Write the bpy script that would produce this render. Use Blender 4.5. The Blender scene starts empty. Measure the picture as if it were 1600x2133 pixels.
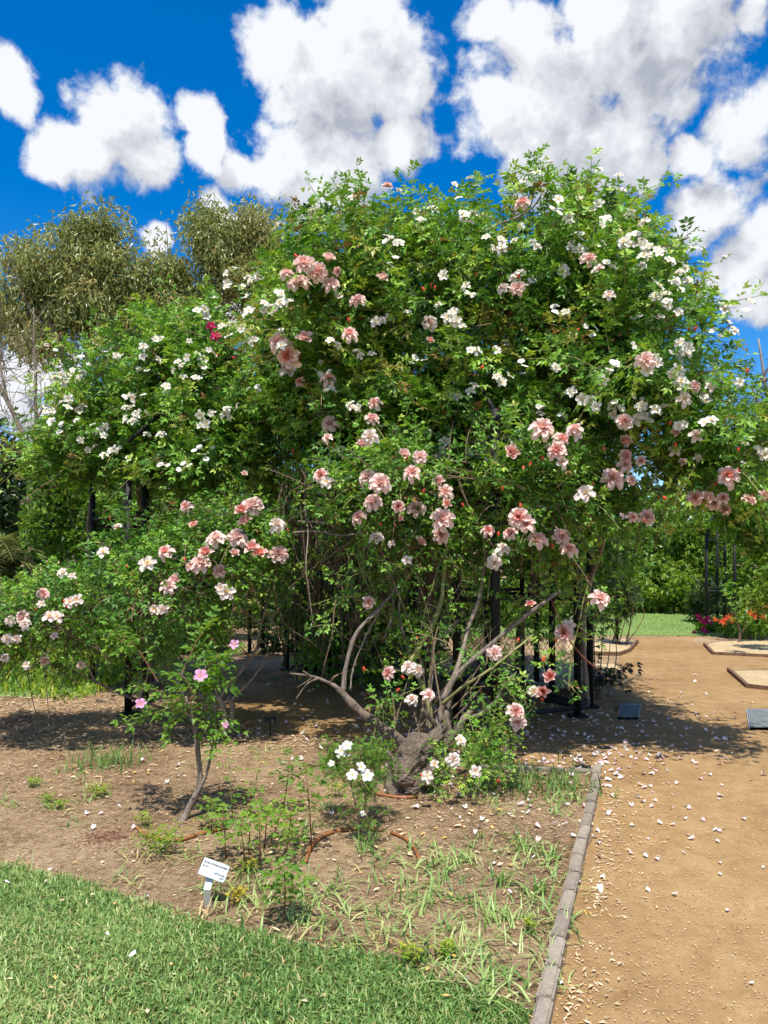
import bpy, math, random
import numpy as np
from mathutils import Vector, Matrix, Euler

random.seed(11)
rng = np.random.default_rng(11)
scene = bpy.context.scene
COL = scene.collection

# ------------------------------------------------------------------ camera
F, HV, CAMZ = 1600.0, 1150.0, 1.6          # focal length in photo pixels, horizon row, eye height
cam_d = bpy.data.cameras.new('camera')
cam = bpy.data.objects.new('camera', cam_d)
COL.objects.link(cam)
cam.location = (0, 0, CAMZ)
cam.rotation_euler = (math.radians(90), 0, 0)
cam_d.sensor_fit = 'AUTO'
cam_d.sensor_width = 36.0
cam_d.lens = 36.0 * F / 2133.0
cam_d.shift_y = (HV - 1066.5) / 2133.0
cam_d.clip_start = 0.05
cam_d.clip_end = 3000
scene.camera = cam

# ------------------------------------------------------------------ sun and exposure
SUN_ELEV, SUN_AZ = math.radians(69), math.radians(182)   # azimuth clockwise from +Y: behind the camera, a little left
SUN_DIR = Vector((math.sin(SUN_AZ) * math.cos(SUN_ELEV), math.cos(SUN_AZ) * math.cos(SUN_ELEV), math.sin(SUN_ELEV)))
sl = bpy.data.lights.new('sun', 'SUN')
sl.energy = 5.0
sl.angle = math.radians(0.55)
sl.color = (1.0, 0.955, 0.88)
so = bpy.data.objects.new('sun', sl)
so.rotation_euler = SUN_DIR.to_track_quat('Z', 'Y').to_euler()
COL.objects.link(so)
vs = scene.view_settings
vs.view_transform = 'Standard'
vs.look = 'None'
vs.gamma = 1.0
vs.use_curve_mapping = False
vs.exposure = 0.32
scene.render.engine = 'CYCLES'
scene.cycles.max_bounces = 4
scene.cycles.diffuse_bounces = 2
scene.cycles.glossy_bounces = 2
scene.cycles.transmission_bounces = 2
scene.cycles.use_denoising = True
scene.cycles.use_adaptive_sampling = True
scene.cycles.adaptive_threshold = 0.03


# ------------------------------------------------------------------ world: clear sky with cumulus
def N(nt, kind, loc=None, **kw):
    n = nt.nodes.new(kind)
    for k, v in kw.items():
        setattr(n, k, v)
    return n


def pixdir(u, v):
    return Vector(((u - 800) / F, 1.0, (HV - v) / F)).normalized()


def math_node(nt, op, a, b=None, c=None, clamp=False):
    n = nt.nodes.new('ShaderNodeMath')
    n.operation = op
    n.use_clamp = clamp
    for i, x in enumerate((a, b, c)):
        if x is None:
            continue
        if isinstance(x, (int, float)):
            n.inputs[i].default_value = x
        else:
            nt.links.new(x, n.inputs[i])
    return n.outputs[0]


def map_range(nt, x, a, b, c=0.0, d=1.0, kind='SMOOTHSTEP'):
    n = nt.nodes.new('ShaderNodeMapRange')
    n.interpolation_type = kind
    n.clamp = True if kind == 'LINEAR' else n.clamp
    nt.links.new(x, n.inputs[0])
    for i, v in enumerate((a, b, c, d)):
        n.inputs[1 + i].default_value = v
    return n.outputs[0]


CLOUDS = [
    (8, 165, 62), (255, 240, 100), (175, 322, 80), (305, 332, 72), (105, 340, 50),
    (415, 235, 55), (430, 315, 62), (495, 350, 62),
    (585, 120, 100), (680, 200, 165), (790, 90, 125), (590, 330, 110), (830, 170, 110), (745, 30, 100), (690, 330, 120), (830, 290, 75), (640, 410, 80),
    (1120, 150, 180), (1290, 80, 190), (1430, 60, 160), (1060, 220, 120), (1240, 270, 140), (1330, 350, 70), (1010, 40, 70), (1120, 320, 120), (1560, 30, 60),
    (1560, 270, 95), (1480, 440, 105), (1560, 520, 115), (1580, 620, 70), (1440, 330, 50),
    (330, 492, 38), (450, 425, 46), (480, 460, 40),
    (15, 810, 95), (110, 775, 75), (225, 725, 70), (330, 705, 60), (60, 880, 80), (500, 640, 70)]
g = bpy.data.node_groups.new('cloud_density', 'ShaderNodeTree')
g.interface.new_socket('Vector', in_out='INPUT', socket_type='NodeSocketVector')
g.interface.new_socket('Density', in_out='OUTPUT', socket_type='NodeSocketFloat')
gi, go = N(g, 'NodeGroupInput'), N(g, 'NodeGroupOutput')
wn = N(g, 'ShaderNodeTexNoise')
wn.inputs['Scale'].default_value = 11.0
wn.inputs['Detail'].default_value = 3.0
g.links.new(gi.outputs[0], wn.inputs['Vector'])
vm = N(g, 'ShaderNodeVectorMath', operation='SUBTRACT')
g.links.new(wn.outputs['Color'], vm.inputs[0])
vm.inputs[1].default_value = (0.5, 0.5, 0.5)
vs_ = N(g, 'ShaderNodeVectorMath', operation='SCALE')
g.links.new(vm.outputs[0], vs_.inputs[0])
vs_.inputs['Scale'].default_value = 0.035
va = N(g, 'ShaderNodeVectorMath', operation='ADD')
g.links.new(gi.outputs[0], va.inputs[0])
g.links.new(vs_.outputs[0], va.inputs[1])
best = None
for (u, v, r) in CLOUDS:
    dn = N(g, 'ShaderNodeVectorMath', operation='DISTANCE')
    g.links.new(va.outputs[0], dn.inputs[0])
    dn.inputs[1].default_value = pixdir(u, v)
    q = math_node(g, 'MULTIPLY_ADD', dn.outputs['Value'], -1.0 / (r / F * 0.92), 1.0)
    best = q if best is None else math_node(g, 'MAXIMUM', best, q)
# the rest of the sky: the same kind of scattered cumulus, from noise
ln = N(g, 'ShaderNodeTexNoise')
ln.inputs['Scale'].default_value = 2.3
ln.inputs['Detail'].default_value = 1.0
g.links.new(va.outputs[0], ln.inputs['Vector'])
gen = math_node(g, 'MULTIPLY_ADD', ln.outputs['Fac'], 6.0, -3.1)
dc = N(g, 'ShaderNodeVectorMath', operation='DISTANCE')
g.links.new(gi.outputs[0], dc.inputs[0])
dc.inputs[1].default_value = pixdir(800, 400)
outside = map_range(g, dc.outputs['Value'], 0.6, 0.85)
gen = math_node(g, 'SUBTRACT', gen, math_node(g, 'MULTIPLY', math_node(g, 'SUBTRACT', 1.0, outside), 6.0))
best = math_node(g, 'MAXIMUM', best, gen)
best = math_node(g, 'MAXIMUM', best, -1.0)
best = math_node(g, 'MINIMUM', best, 0.75)
fn = N(g, 'ShaderNodeTexNoise')
fn.inputs['Scale'].default_value = 7.0
fn.inputs['Detail'].default_value = 6.0
fn.inputs['Roughness'].default_value = 0.68
g.links.new(va.outputs[0], fn.inputs['Vector'])
vo = N(g, 'ShaderNodeTexVoronoi')          # billows
vo.feature = 'F1'
vo.inputs['Scale'].default_value = 15.0
vo.inputs['Detail'].default_value = 2.0
vo.inputs['Roughness'].default_value = 0.55
vo.inputs['Lacunarity'].default_value = 2.3
vo.normalize = True
g.links.new(va.outputs[0], vo.inputs['Vector'])
dens = math_node(g, 'ADD', math_node(g, 'MULTIPLY', best, 1.0), math_node(g, 'MULTIPLY_ADD', fn.outputs['Fac'], 2.3, -1.17))
dens = math_node(g, 'ADD', dens, math_node(g, 'MULTIPLY_ADD', vo.outputs['Distance'], -1.5, 0.42))
g.links.new(dens, go.inputs[0])

world = bpy.data.worlds.new('World')
scene.world = world
world.use_nodes = True
nt = world.node_tree
nt.nodes.clear()
tc = N(nt, 'ShaderNodeTexCoord')
nv = N(nt, 'ShaderNodeVectorMath', operation='NORMALIZE')
nt.links.new(tc.outputs['Generated'], nv.inputs[0])
sky = N(nt, 'ShaderNodeTexSky')
sky.sky_type = 'NISHITA'
sky.sun_disc = False
sky.sun_elevation = SUN_ELEV
sky.sun_rotation = SUN_AZ
sky.altitude = 300
sky.air_density = 1.0
sky.dust_density = 0.2
sky.ozone_density = 4.0
hs = N(nt, 'ShaderNodeHueSaturation')
hs.inputs['Hue'].default_value = 0.505
hs.inputs['Saturation'].default_value = 1.44
hs.inputs['Value'].default_value = 1.0
nt.links.new(sky.outputs[0], hs.inputs['Color'])
bg1 = N(nt, 'ShaderNodeBackground')
bg1.inputs['Strength'].default_value = 0.145
nt.links.new(hs.outputs[0], bg1.inputs['Color'])
d1 = N(nt, 'ShaderNodeGroup')
d1.node_tree = g
nt.links.new(nv.outputs[0], d1.inputs[0])
off = N(nt, 'ShaderNodeVectorMath', operation='ADD')
nt.links.new(nv.outputs[0], off.inputs[0])
off.inputs[1].default_value = (-0.022, 0.0, 0.042)
d2 = N(nt, 'ShaderNodeGroup')
d2.node_tree = g
nt.links.new(off.outputs[0], d2.inputs[0])
alpha = map_range(nt, d1.outputs[0], -0.05, 0.38)
diff = math_node(nt, 'SUBTRACT', d1.outputs[0], d2.outputs[0])
thick = map_range(nt, d2.outputs[0], 0.1, 1.0, 0.72, 0.34, 'LINEAR')
lit = math_node(nt, 'ADD', math_node(nt, 'MULTIPLY', diff, 0.85), thick, clamp=True)
cr = N(nt, 'ShaderNodeValToRGB')
cr.color_ramp.elements[0].position = 0.05
cr.color_ramp.elements[0].color = (0.36, 0.385, 0.45, 1)
cr.color_ramp.elements[1].position = 0.95
cr.color_ramp.elements[1].color = (0.75, 0.77, 0.80, 1)
nt.links.new(lit, cr.inputs[0])
bg2 = N(nt, 'ShaderNodeBackground')
bg2.inputs['Strength'].default_value = 1.0
nt.links.new(cr.outputs[0], bg2.inputs['Color'])
mx = N(nt, 'ShaderNodeMixShader')
nt.links.new(alpha, mx.inputs[0])
nt.links.new(bg1.outputs[0], mx.inputs[1])
nt.links.new(bg2.outputs[0], mx.inputs[2])
wo = N(nt, 'ShaderNodeOutputWorld')
nt.links.new(mx.outputs[0], wo.inputs[0])
world.cycles.sampling_method = 'MANUAL'
world.cycles.sample_map_resolution = 512


# ------------------------------------------------------------------ helpers: placing
def P(u, v, d):
    return np.array([(u - 800) / F * d, d, CAMZ + (HV - v) / F * d])


def gd(v):
    return F * CAMZ / (v - HV)


def G(u, v):
    d = gd(v)
    return np.array([(u - 800) / F * d, d, 0.0])


def nrm(a):
    return a / np.maximum(np.linalg.norm(a, axis=-1, keepdims=True), 1e-9)


# ------------------------------------------------------------------ helpers: objects
def link(name, data, parent=None):
    o = bpy.data.objects.new(name, data)
    COL.objects.link(o)
    if parent is not None:
        o.parent = parent
    return o


def tag(o, label=None, cat=None, group=None, kind=None):
    if label:
        o['label'] = label
    if cat:
        o['category'] = cat
    if group:
        o['group'] = group
    if kind:
        o['kind'] = kind
    return o


def thing(name, label, cat, loc=(0, 0, 0), group=None):
    o = link(name, None)
    o.location = Vector(loc)
    o.empty_display_size = 0.1
    return tag(o, label, cat, group)


class MB:
    """collects vertices and faces, builds one mesh"""

    def __init__(self):
        self.v, self.f, self.t, self.m, self.n = [], [], [], [], 0

    def add(self, V, Fc, tone=0.5, mat=0):
        V = np.asarray(V, dtype=np.float64).reshape(-1, 3)
        Fc = np.asarray(Fc, dtype=np.int64)
        self.v.append(V)
        self.f.append(Fc + self.n)
        self.t.append(np.broadcast_to(np.asarray(tone, dtype=np.float64), (len(V),)))
        self.m.append(np.full(len(Fc), mat) if np.isscalar(mat) else np.asarray(mat))
        self.n += len(V)
        return self

    def tube(self, pts, rad, sides=6, tone=0.5, mat=0, cap=True):
        pts = np.asarray(pts, float)
        n = len(pts)
        rad = np.broadcast_to(np.asarray(rad, float), (n,))
        tan = nrm(np.gradient(pts, axis=0))
        ref = np.array([0.0, 0.0, 1.0]) if abs(tan[:, 2]).mean() < 0.8 else np.array([1.0, 0.0, 0.0])
        a = nrm(np.cross(tan, ref))
        b = np.cross(tan, a)
        th = np.arange(sides) / sides * 2 * np.pi
        ring = pts[:, None, :] + rad[:, None, None] * (np.cos(th)[None, :, None] * a[:, None, :] + np.sin(th)[None, :, None] * b[:, None, :])
        i = np.arange(n - 1)[:, None] * sides
        j = np.arange(sides)[None, :]
        k = (j + 1) % sides
        q = np.stack([i + j, i + k, i + sides + k, i + sides + j], -1).reshape(-1, 4)
        self.add(ring.reshape(-1, 3), q, tone, mat)
        if cap:
            base = self.n - n * sides
            for s0, flip in ((0, True), ((n - 1) * sides, False)):
                idx = base + s0 + np.arange(sides)
                if flip:
                    idx = idx[::-1]
                tri = np.array([[idx[0], idx[x], idx[x + 1]] for x in range(1, sides - 1)])
                self.f.append(tri)
                self.m.append(np.full(len(tri), mat))
        return self

    def box(self, c, s, rot=0.0, tone=0.5, mat=0, jit=0.0):
        c = np.asarray(c, float)
        h = np.asarray(s, float) / 2
        V = np.array([[x, y, z] for x in (-1, 1) for y in (-1, 1) for z in (-1, 1)], float) * h
        if jit:
            V += rng.normal(0, jit, V.shape)
        R = np.array([[math.cos(rot), -math.sin(rot), 0], [math.sin(rot), math.cos(rot), 0], [0, 0, 1]])
        V = V @ R.T + c
        Fc = [[0, 1, 3, 2], [4, 6, 7, 5], [0, 4, 5, 1], [2, 3, 7, 6], [0, 2, 6, 4], [1, 5, 7, 3]]
        return self.add(V, Fc, tone, mat)

    def mesh(self, name, mats, smooth=False):
        me = bpy.data.meshes.new(name)
        V = np.concatenate(self.v)
        me.vertices.add(len(V))
        me.vertices.foreach_set('co', V.astype(np.float32).ravel())
        tot = np.concatenate([np.full(len(f), f.shape[1]) for f in self.f])
        loops = np.concatenate([f.ravel() for f in self.f])
        start = np.concatenate([[0], np.cumsum(tot)[:-1]])
        me.loops.add(len(loops))
        me.loops.foreach_set('vertex_index', loops.astype(np.int32))
        me.polygons.add(len(tot))
        me.polygons.foreach_set('loop_start', start.astype(np.int32))
        me.polygons.foreach_set('material_index', np.concatenate(self.m).astype(np.int32))
        if smooth:
            me.polygons.foreach_set('use_smooth', np.ones(len(tot), dtype=bool))
        else:
            me.polygons.foreach_set('use_smooth', np.zeros(len(tot), dtype=bool))
        at = me.attributes.new('tone', 'FLOAT', 'POINT')
        at.data.foreach_set('value', np.concatenate(self.t).astype(np.float32))
        me.update(calc_edges=True)
        for m in (mats if isinstance(mats, (list, tuple)) else [mats]):
            me.materials.append(m)
        return me

    def build(self, name, mats, parent=None, smooth=False):
        o = link(name, self.mesh(name, mats, smooth), parent)
        if parent is not None:
            o.location = -Vector(parent.location)
        return o


def smooth_path(pts, n=8):
    """Catmull-Rom through the points"""
    p = np.asarray(pts, float)
    p = np.vstack([2 * p[0] - p[1], p, 2 * p[-1] - p[-2]])
    out = []
    for i in range(1, len(p) - 2):
        for t in np.linspace(0, 1, n, endpoint=False):
            a, b, c, d = p[i - 1], p[i], p[i + 1], p[i + 2]
            out.append(0.5 * ((2 * b) + (c - a) * t + (2 * a - 5 * b + 4 * c - d) * t ** 2 + (3 * b - a - 3 * c + d) * t ** 3))
    out.append(p[-2])
    return np.array(out)


_ph = rng.uniform(0, 6.28, (3, 12, 3))


def vnoise(p, s=1.0, k=0):
    """smooth pseudo-noise in about -1..1"""
    p = np.asarray(p) * s
    a = np.zeros(p.shape[:-1])
    for i in range(6):
        w = np.array([math.sin(i * 2.1 + k), math.cos(i * 1.3 + 2 * k), math.sin(i * 0.7 + 1.5 + k)])
        w = w / np.linalg.norm(w) * (1.0 + 0.45 * i)
        a = a + np.sin(p @ w + _ph[0, i, 0] + 3 * k) / (1 + 0.35 * i)
    return a / 2.6


# ------------------------------------------------------------------ materials
def mat_new(name):
    m = bpy.data.materials.new(name)
    m.use_nodes = True
    t = m.node_tree
    t.nodes.clear()
    return m, t, N(t, 'ShaderNodeOutputMaterial')


def ramp(t, fac, stops):
    r = N(t, 'ShaderNodeValToRGB')
    e = r.color_ramp.elements
    while len(e) > 1:
        e.remove(e[-1])
    e[0].position, e[0].color = stops[0][0], (*stops[0][1], 1)
    for pos, c in stops[1:]:
        x = e.new(pos)
        x.color = (*c, 1)
    t.links.new(fac, r.inputs[0])
    return r.outputs[0]


def tone_out(t, jitter=True):
    a = N(t, 'ShaderNodeAttribute', attribute_name='tone')
    return a.outputs['Fac']


def noise(t, scale, detail=4, rough=0.55, vec=None, dist=0.0):
    n = N(t, 'ShaderNodeTexNoise')
    n.inputs['Scale'].default_value = scale
    n.inputs['Detail'].default_value = detail
    n.inputs['Roughness'].default_value = rough
    n.inputs['Distortion'].default_value = dist
    if vec is not None:
        t.links.new(vec, n.inputs['Vector'])
    return n.outputs['Fac']


def leaf_mat(name, stops, trans=0.22, rough=0.42, spec=0.35):
    m, t, out = mat_new(name)
    c = ramp(t, tone_out(t), stops)
    p = N(t, 'ShaderNodeBsdfPrincipled')
    p.inputs['Roughness'].default_value = rough
    p.inputs['Specular IOR Level'].default_value = spec
    t.links.new(c, p.inputs['Base Color'])
    tr = N(t, 'ShaderNodeBsdfTranslucent')
    hs = N(t, 'ShaderNodeHueSaturation')
    hs.inputs['Hue'].default_value = 0.485
    hs.inputs['Saturation'].default_value = 1.1
    hs.inputs['Value'].default_value = 1.5
    t.links.new(c, hs.inputs['Color'])
    t.links.new(hs.outputs[0], tr.inputs['Color'])
    mx = N(t, 'ShaderNodeMixShader')
    mx.inputs[0].default_value = trans
    t.links.new(p.outputs[0], mx.inputs[1])
    t.links.new(tr.outputs[0], mx.inputs[2])
    t.links.new(mx.outputs[0], out.inputs[0])
    return m


M = {}
M['rose_leaf'] = leaf_mat('rose_leaf', [(0.0, (0.030, 0.085, 0.018)), (0.35, (0.09, 0.225, 0.032)), (0.7, (0.215, 0.42, 0.048)), (0.93, (0.42, 0.58, 0.08)), (1.0, (0.26, 0.15, 0.05))])
M['fresh_leaf'] = leaf_mat('fresh_leaf', [(0.0, (0.05, 0.13, 0.02)), (0.5, (0.12, 0.26, 0.03)), (1.0, (0.26, 0.40, 0.05))], trans=0.38)
M['shrub_leaf'] = leaf_mat('shrub_leaf', [(0.0, (0.045, 0.10, 0.018)), (0.5, (0.11, 0.22, 0.03)), (1.0, (0.24, 0.35, 0.05))], trans=0.35)
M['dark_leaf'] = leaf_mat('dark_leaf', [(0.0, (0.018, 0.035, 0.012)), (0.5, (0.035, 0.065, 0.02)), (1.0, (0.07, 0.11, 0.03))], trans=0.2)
M['gum_leaf'] = leaf_mat('gum_leaf', [(0.0, (0.11, 0.165, 0.05)), (0.5, (0.25, 0.30, 0.09)), (0.85, (0.40, 0.395, 0.13)), (1.0, (0.48, 0.36, 0.13))], trans=0.22, rough=0.38, spec=0.5)
M['pine_leaf'] = leaf_mat('pine_leaf', [(0.0, (0.05, 0.055, 0.03)), (1.0, (0.11, 0.12, 0.05))], trans=0.15)
M['palm_leaf'] = leaf_mat('palm_leaf', [(0.0, (0.06, 0.12, 0.03)), (0.6, (0.18, 0.22, 0.05)), (1.0, (0.36, 0.30, 0.10))], trans=0.25)
M['grass'] = leaf_mat('grass_blade', [(0.0, (0.06, 0.14, 0.03)), (0.4, (0.18, 0.33, 0.08)), (0.75, (0.36, 0.49, 0.16)), (0.93, (0.52, 0.60, 0.26)), (1.0, (0.62, 0.50, 0.24))], trans=0.3, rough=0.4, spec=0.4)
M['weed'] = leaf_mat('weed_leaf', [(0.0, (0.06, 0.14, 0.025)), (0.5, (0.17, 0.30, 0.03)), (0.8, (0.30, 0.40, 0.045)), (1.0, (0.50, 0.42, 0.05))], trans=0.35)
M['red_weed'] = leaf_mat('red_weed', [(0.0, (0.16, 0.05, 0.04)), (1.0, (0.32, 0.13, 0.09))], trans=0.2)


def petal_mat(name, stops, trans=0.3):
    m, t, out = mat_new(name)
    oi = N(t, 'ShaderNodeObjectInfo')
    c = ramp(t, math_node(t, 'MULTIPLY', tone_out(t), math_node(t, 'MULTIPLY_ADD', oi.outputs['Random'], 1.0, 0.45), clamp=True), stops)
    p = N(t, 'ShaderNodeBsdfPrincipled')
    p.inputs['Roughness'].default_value = 0.6
    p.inputs['Specular IOR Level'].default_value = 0.2
    t.links.new(c, p.inputs['Base Color'])
    tr = N(t, 'ShaderNodeBsdfTranslucent')
    t.links.new(c, tr.inputs['Color'])
    mx = N(t, 'ShaderNodeMixShader')
    mx.inputs[0].default_value = trans
    t.links.new(p.outputs[0], mx.inputs[1])
    t.links.new(tr.outputs[0], mx.inputs[2])
    t.links.new(mx.outputs[0], out.inputs[0])
    return m


M['pink'] = petal_mat('pink_petal', [(0.0, (0.95, 0.75, 0.68)), (0.3, (0.94, 0.58, 0.50)), (0.65, (0.92, 0.36, 0.29)), (1.0, (0.88, 0.22, 0.15))])
M['pale_pink'] = petal_mat('pale_pink_petal', [(0.0, (0.90, 0.80, 0.73)), (0.6, (0.90, 0.68, 0.60)), (1.0, (0.86, 0.48, 0.38))])
M['white'] = petal_mat('white_petal', [(0.0, (0.83, 0.815, 0.75)), (1.0, (0.84, 0.78, 0.58))], trans=0.25)
M['magenta'] = petal_mat('magenta_petal', [(0.0, (0.70, 0.03, 0.22)), (1.0, (0.55, 0.02, 0.10))])
M['lilac'] = petal_mat('lilac_petal', [(0.0, (0.72, 0.42, 0.60)), (1.0, (0.68, 0.20, 0.42))])
M['orange'] = petal_mat('orange_petal', [(0.0, (0.72, 0.10, 0.03)), (1.0, (0.55, 0.03, 0.02))])
M['bud'] = petal_mat('bud_petal', [(0.0, (0.75, 0.12, 0.06)), (1.0, (0.62, 0.05, 0.05))], trans=0.15)
M['yellow'] = petal_mat('yellow_stamen', [(0.0, (0.75, 0.52, 0.06)), (1.0, (0.70, 0.40, 0.04))], trans=0.1)
M['ground_petal'] = petal_mat('fallen_petal', [(0.0, (0.82, 0.80, 0.77)), (0.7, (0.82, 0.74, 0.73)), (1.0, (0.78, 0.52, 0.54))], trans=0.15)


def bark_mat(name, a, b, scale=18, bump=0.6, rough=0.85, stretch=0.25):
    m, t, out = mat_new(name)
    tcn = N(t, 'ShaderNodeTexCoord')
    mp = N(t, 'ShaderNodeMapping')
    mp.inputs['Scale'].default_value = (1, 1, stretch)
    t.links.new(tcn.outputs['Object'], mp.inputs[0])
    n1 = noise(t, scale, 6, 0.65, mp.outputs[0], 0.4)
    n2 = noise(t, scale * 5, 3, 0.6, mp.outputs[0])
    f = math_node(t, 'ADD', math_node(t, 'MULTIPLY', n1, 0.7), math_node(t, 'MULTIPLY', n2, 0.3))
    c = ramp(t, f, [(0.3, a), (0.62, b)])
    p = N(t, 'ShaderNodeBsdfPrincipled')
    p.inputs['Roughness'].default_value = rough
    p.inputs['Specular IOR Level'].default_value = 0.2
    t.links.new(c, p.inputs['Base Color'])
    bm_ = N(t, 'ShaderNodeBump')
    bm_.inputs['Strength'].default_value = bump
    bm_.inputs['Distance'].default_value = 0.02
    t.links.new(f, bm_.inputs['Height'])
    t.links.new(bm_.outputs[0], p.inputs['Normal'])
    t.links.new(p.outputs[0], out.inputs[0])
    return m


M['cane'] = bark_mat('cane_bark', (0.13, 0.095, 0.07), (0.34, 0.28, 0.22), 40)
M['old_bark'] = bark_mat('old_bark', (0.03, 0.022, 0.018), (0.23, 0.175, 0.13), 24, 1.0)
M['grey_cane'] = bark_mat('grey_cane', (0.075, 0.055, 0.042), (0.31, 0.25, 0.20), 34, 1.0)
M['green_cane'] = bark_mat('green_cane', (0.17, 0.19, 0.06), (0.36, 0.33, 0.14), 40)
M['twig'] = bark_mat('twig_bark', (0.10, 0.07, 0.045), (0.26, 0.19, 0.12), 60)
M['red_stem'] = bark_mat('red_stem', (0.16, 0.06, 0.04), (0.26, 0.12, 0.07), 60)
M['gum_bark'] = bark_mat('gum_bark', (0.16, 0.13, 0.10), (0.38, 0.33, 0.28), 2.0)


def plain_mat(name, col, rough=0.5, spec=0.5, metal=0.0, var=0.25, scale=30, bump=0.15):
    m, t, out = mat_new(name)
    tcn = N(t, 'ShaderNodeTexCoord')
    n1 = noise(t, scale, 5, 0.6, tcn.outputs['Object'])
    lo = tuple(c * (1 - var) for c in col)
    hi = tuple(min(1, c * (1 + var)) for c in col)
    c = ramp(t, n1, [(0.3, lo), (0.7, hi)])
    p = N(t, 'ShaderNodeBsdfPrincipled')
    p.inputs['Roughness'].default_value = rough
    p.inputs['Specular IOR Level'].default_value = spec
    p.inputs['Metallic'].default_value = metal
    t.links.new(c, p.inputs['Base Color'])
    if bump:
        b = N(t, 'ShaderNodeBump')
        b.inputs['Strength'].default_value = bump
        b.inputs['Distance'].default_value = 0.01
        t.links.new(n1, b.inputs['Height'])
        t.links.new(b.outputs[0], p.inputs['Normal'])
    t.links.new(p.outputs[0], out.inputs[0])
    return m


M['black_metal'] = plain_mat('black_metal', (0.010, 0.010, 0.011), 0.6, 0.3)
M['sign_plate'] = plain_mat('sign_plate', (0.46, 0.52, 0.55), 0.45, 0.4, 0.0, 0.03, 20, 0.02)
M['sign_stake'] = plain_mat('sign_stake', (0.50, 0.53, 0.52), 0.38, 0.5, 0.6, 0.1)
M['ink'] = plain_mat('ink', (0.02, 0.022, 0.03), 0.6, 0.2, 0, 0.02, 20, 0)
M['slate'] = plain_mat('slate_plaque', (0.15, 0.165, 0.165), 0.85, 0.2, 0, 0.25, 14)
M['slate_groove'] = plain_mat('plaque_joint', (0.38, 0.42, 0.45), 0.6, 0.3, 0, 0.1)
M['hose'] = plain_mat('brown_hose', (0.30, 0.12, 0.045), 0.45, 0.4, 0, 0.25, 25)
M['timber'] = plain_mat('edging_timber', (0.17, 0.10, 0.06), 0.8, 0.2, 0, 0.4, 18, 0.4)


def brick_mat():
    m, t, out = mat_new('kerb_brick')
    tcn = N(t, 'ShaderNodeTexCoord')
    oi = N(t, 'ShaderNodeObjectInfo')
    n1 = noise(t, 60, 6, 0.7, tcn.outputs['Object'])
    n2 = noise(t, 7, 4, 0.6, tcn.outputs['Object'])
    f = math_node(t, 'ADD', math_node(t, 'MULTIPLY', n1, 0.55), math_node(t, 'MULTIPLY', n2, 0.45))
    c = ramp(t, f, [(0.3, (0.15, 0.12, 0.09)), (0.55, (0.31, 0.255, 0.195)), (0.75, (0.46, 0.385, 0.29))])
    p = N(t, 'ShaderNodeBsdfPrincipled')
    p.inputs['Roughness'].default_value = 0.9
    p.inputs['Specular IOR Level'].default_value = 0.15
    hsn = N(t, 'ShaderNodeHueSaturation')
    hsn.inputs['Saturation'].default_value = 0.9
    t.links.new(math_node(t, 'MULTIPLY_ADD', oi.outputs['Random'], 0.35, 0.85), hsn.inputs['Value'])
    t.links.new(c, hsn.inputs['Color'])
    t.links.new(hsn.outputs[0], p.inputs['Base Color'])
    b = N(t, 'ShaderNodeBump')
    b.inputs['Strength'].default_value = 0.5
    b.inputs['Distance'].default_value = 0.006
    t.links.new(n1, b.inputs['Height'])
    t.links.new(b.outputs[0], p.inputs['Normal'])
    t.links.new(p.outputs[0], out.inputs[0])
    return m


M['brick'] = brick_mat()


def soil_mat(name, cols, big=0.8, mid=9, fine=90, bump=0.6, dist=0.02, aniso=False):
    m, t, out = mat_new(name)
    tcn = N(t, 'ShaderNodeTexCoord')
    v = tcn.outputs['Object']
    n0 = noise(t, big, 5, 0.6, v)
    n1 = noise(t, mid, 7, 0.7, v, 0.6)
    n2 = noise(t, fine, 4, 0.7, v, 1.5 if aniso else 0.0)
    f = math_node(t, 'ADD', math_node(t, 'MULTIPLY', n0, 0.3), math_node(t, 'ADD', math_node(t, 'MULTIPLY', n1, 0.35), math_node(t, 'MULTIPLY', n2, 0.35)))
    c = ramp(t, f, cols)
    p = N(t, 'ShaderNodeBsdfPrincipled')
    p.inputs['Roughness'].default_value = 0.95
    p.inputs['Specular IOR Level'].default_value = 0.1
    t.links.new(c, p.inputs['Base Color'])
    b = N(t, 'ShaderNodeBump')
    b.inputs['Strength'].default_value = bump
    b.inputs['Distance'].default_value = dist
    t.links.new(math_node(t, 'ADD', math_node(t, 'MULTIPLY', n2, 0.5), n1), b.inputs['Height'])
    t.links.new(b.outputs[0], p.inputs['Normal'])
    t.links.new(p.outputs[0], out.inputs[0])
    return m


M['mulch'] = soil_mat('mulch_soil', [(0.39, (0.10, 0.06, 0.034)), (0.46, (0.28, 0.18, 0.10)), (0.52, (0.48, 0.33, 0.19)), (0.61, (0.63, 0.47, 0.29))], 0.9, 16, 90, 1.0, 0.035, True)
M['path'] = soil_mat('granite_path', [(0.36, (0.17, 0.098, 0.040)), (0.47, (0.285, 0.175, 0.078)), (0.54, (0.345, 0.222, 0.103)), (0.66, (0.46, 0.315, 0.16))], 0.9, 7, 170, 0.45, 0.01)
M['gravel'] = soil_mat('straw_gravel', [(0.36, (0.30, 0.21, 0.11)), (0.5, (0.52, 0.39, 0.22)), (0.64, (0.66, 0.53, 0.34))], 1.0, 20, 120, 0.8, 0.02)
M['turf_base'] = soil_mat('turf_base', [(0.36, (0.04, 0.05, 0.015)), (0.5, (0.09, 0.11, 0.03)), (0.64, (0.16, 0.17, 0.06))], 1.2, 20, 120, 0.8, 0.02)  # lawn base, colour darkened as the shade on soil between blades
M['far_turf'] = soil_mat('far_turf', [(0.36, (0.10, 0.17, 0.045)), (0.5, (0.17, 0.26, 0.07)), (0.64, (0.28, 0.34, 0.11))], 0.7, 12, 120, 0.6, 0.03)


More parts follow.
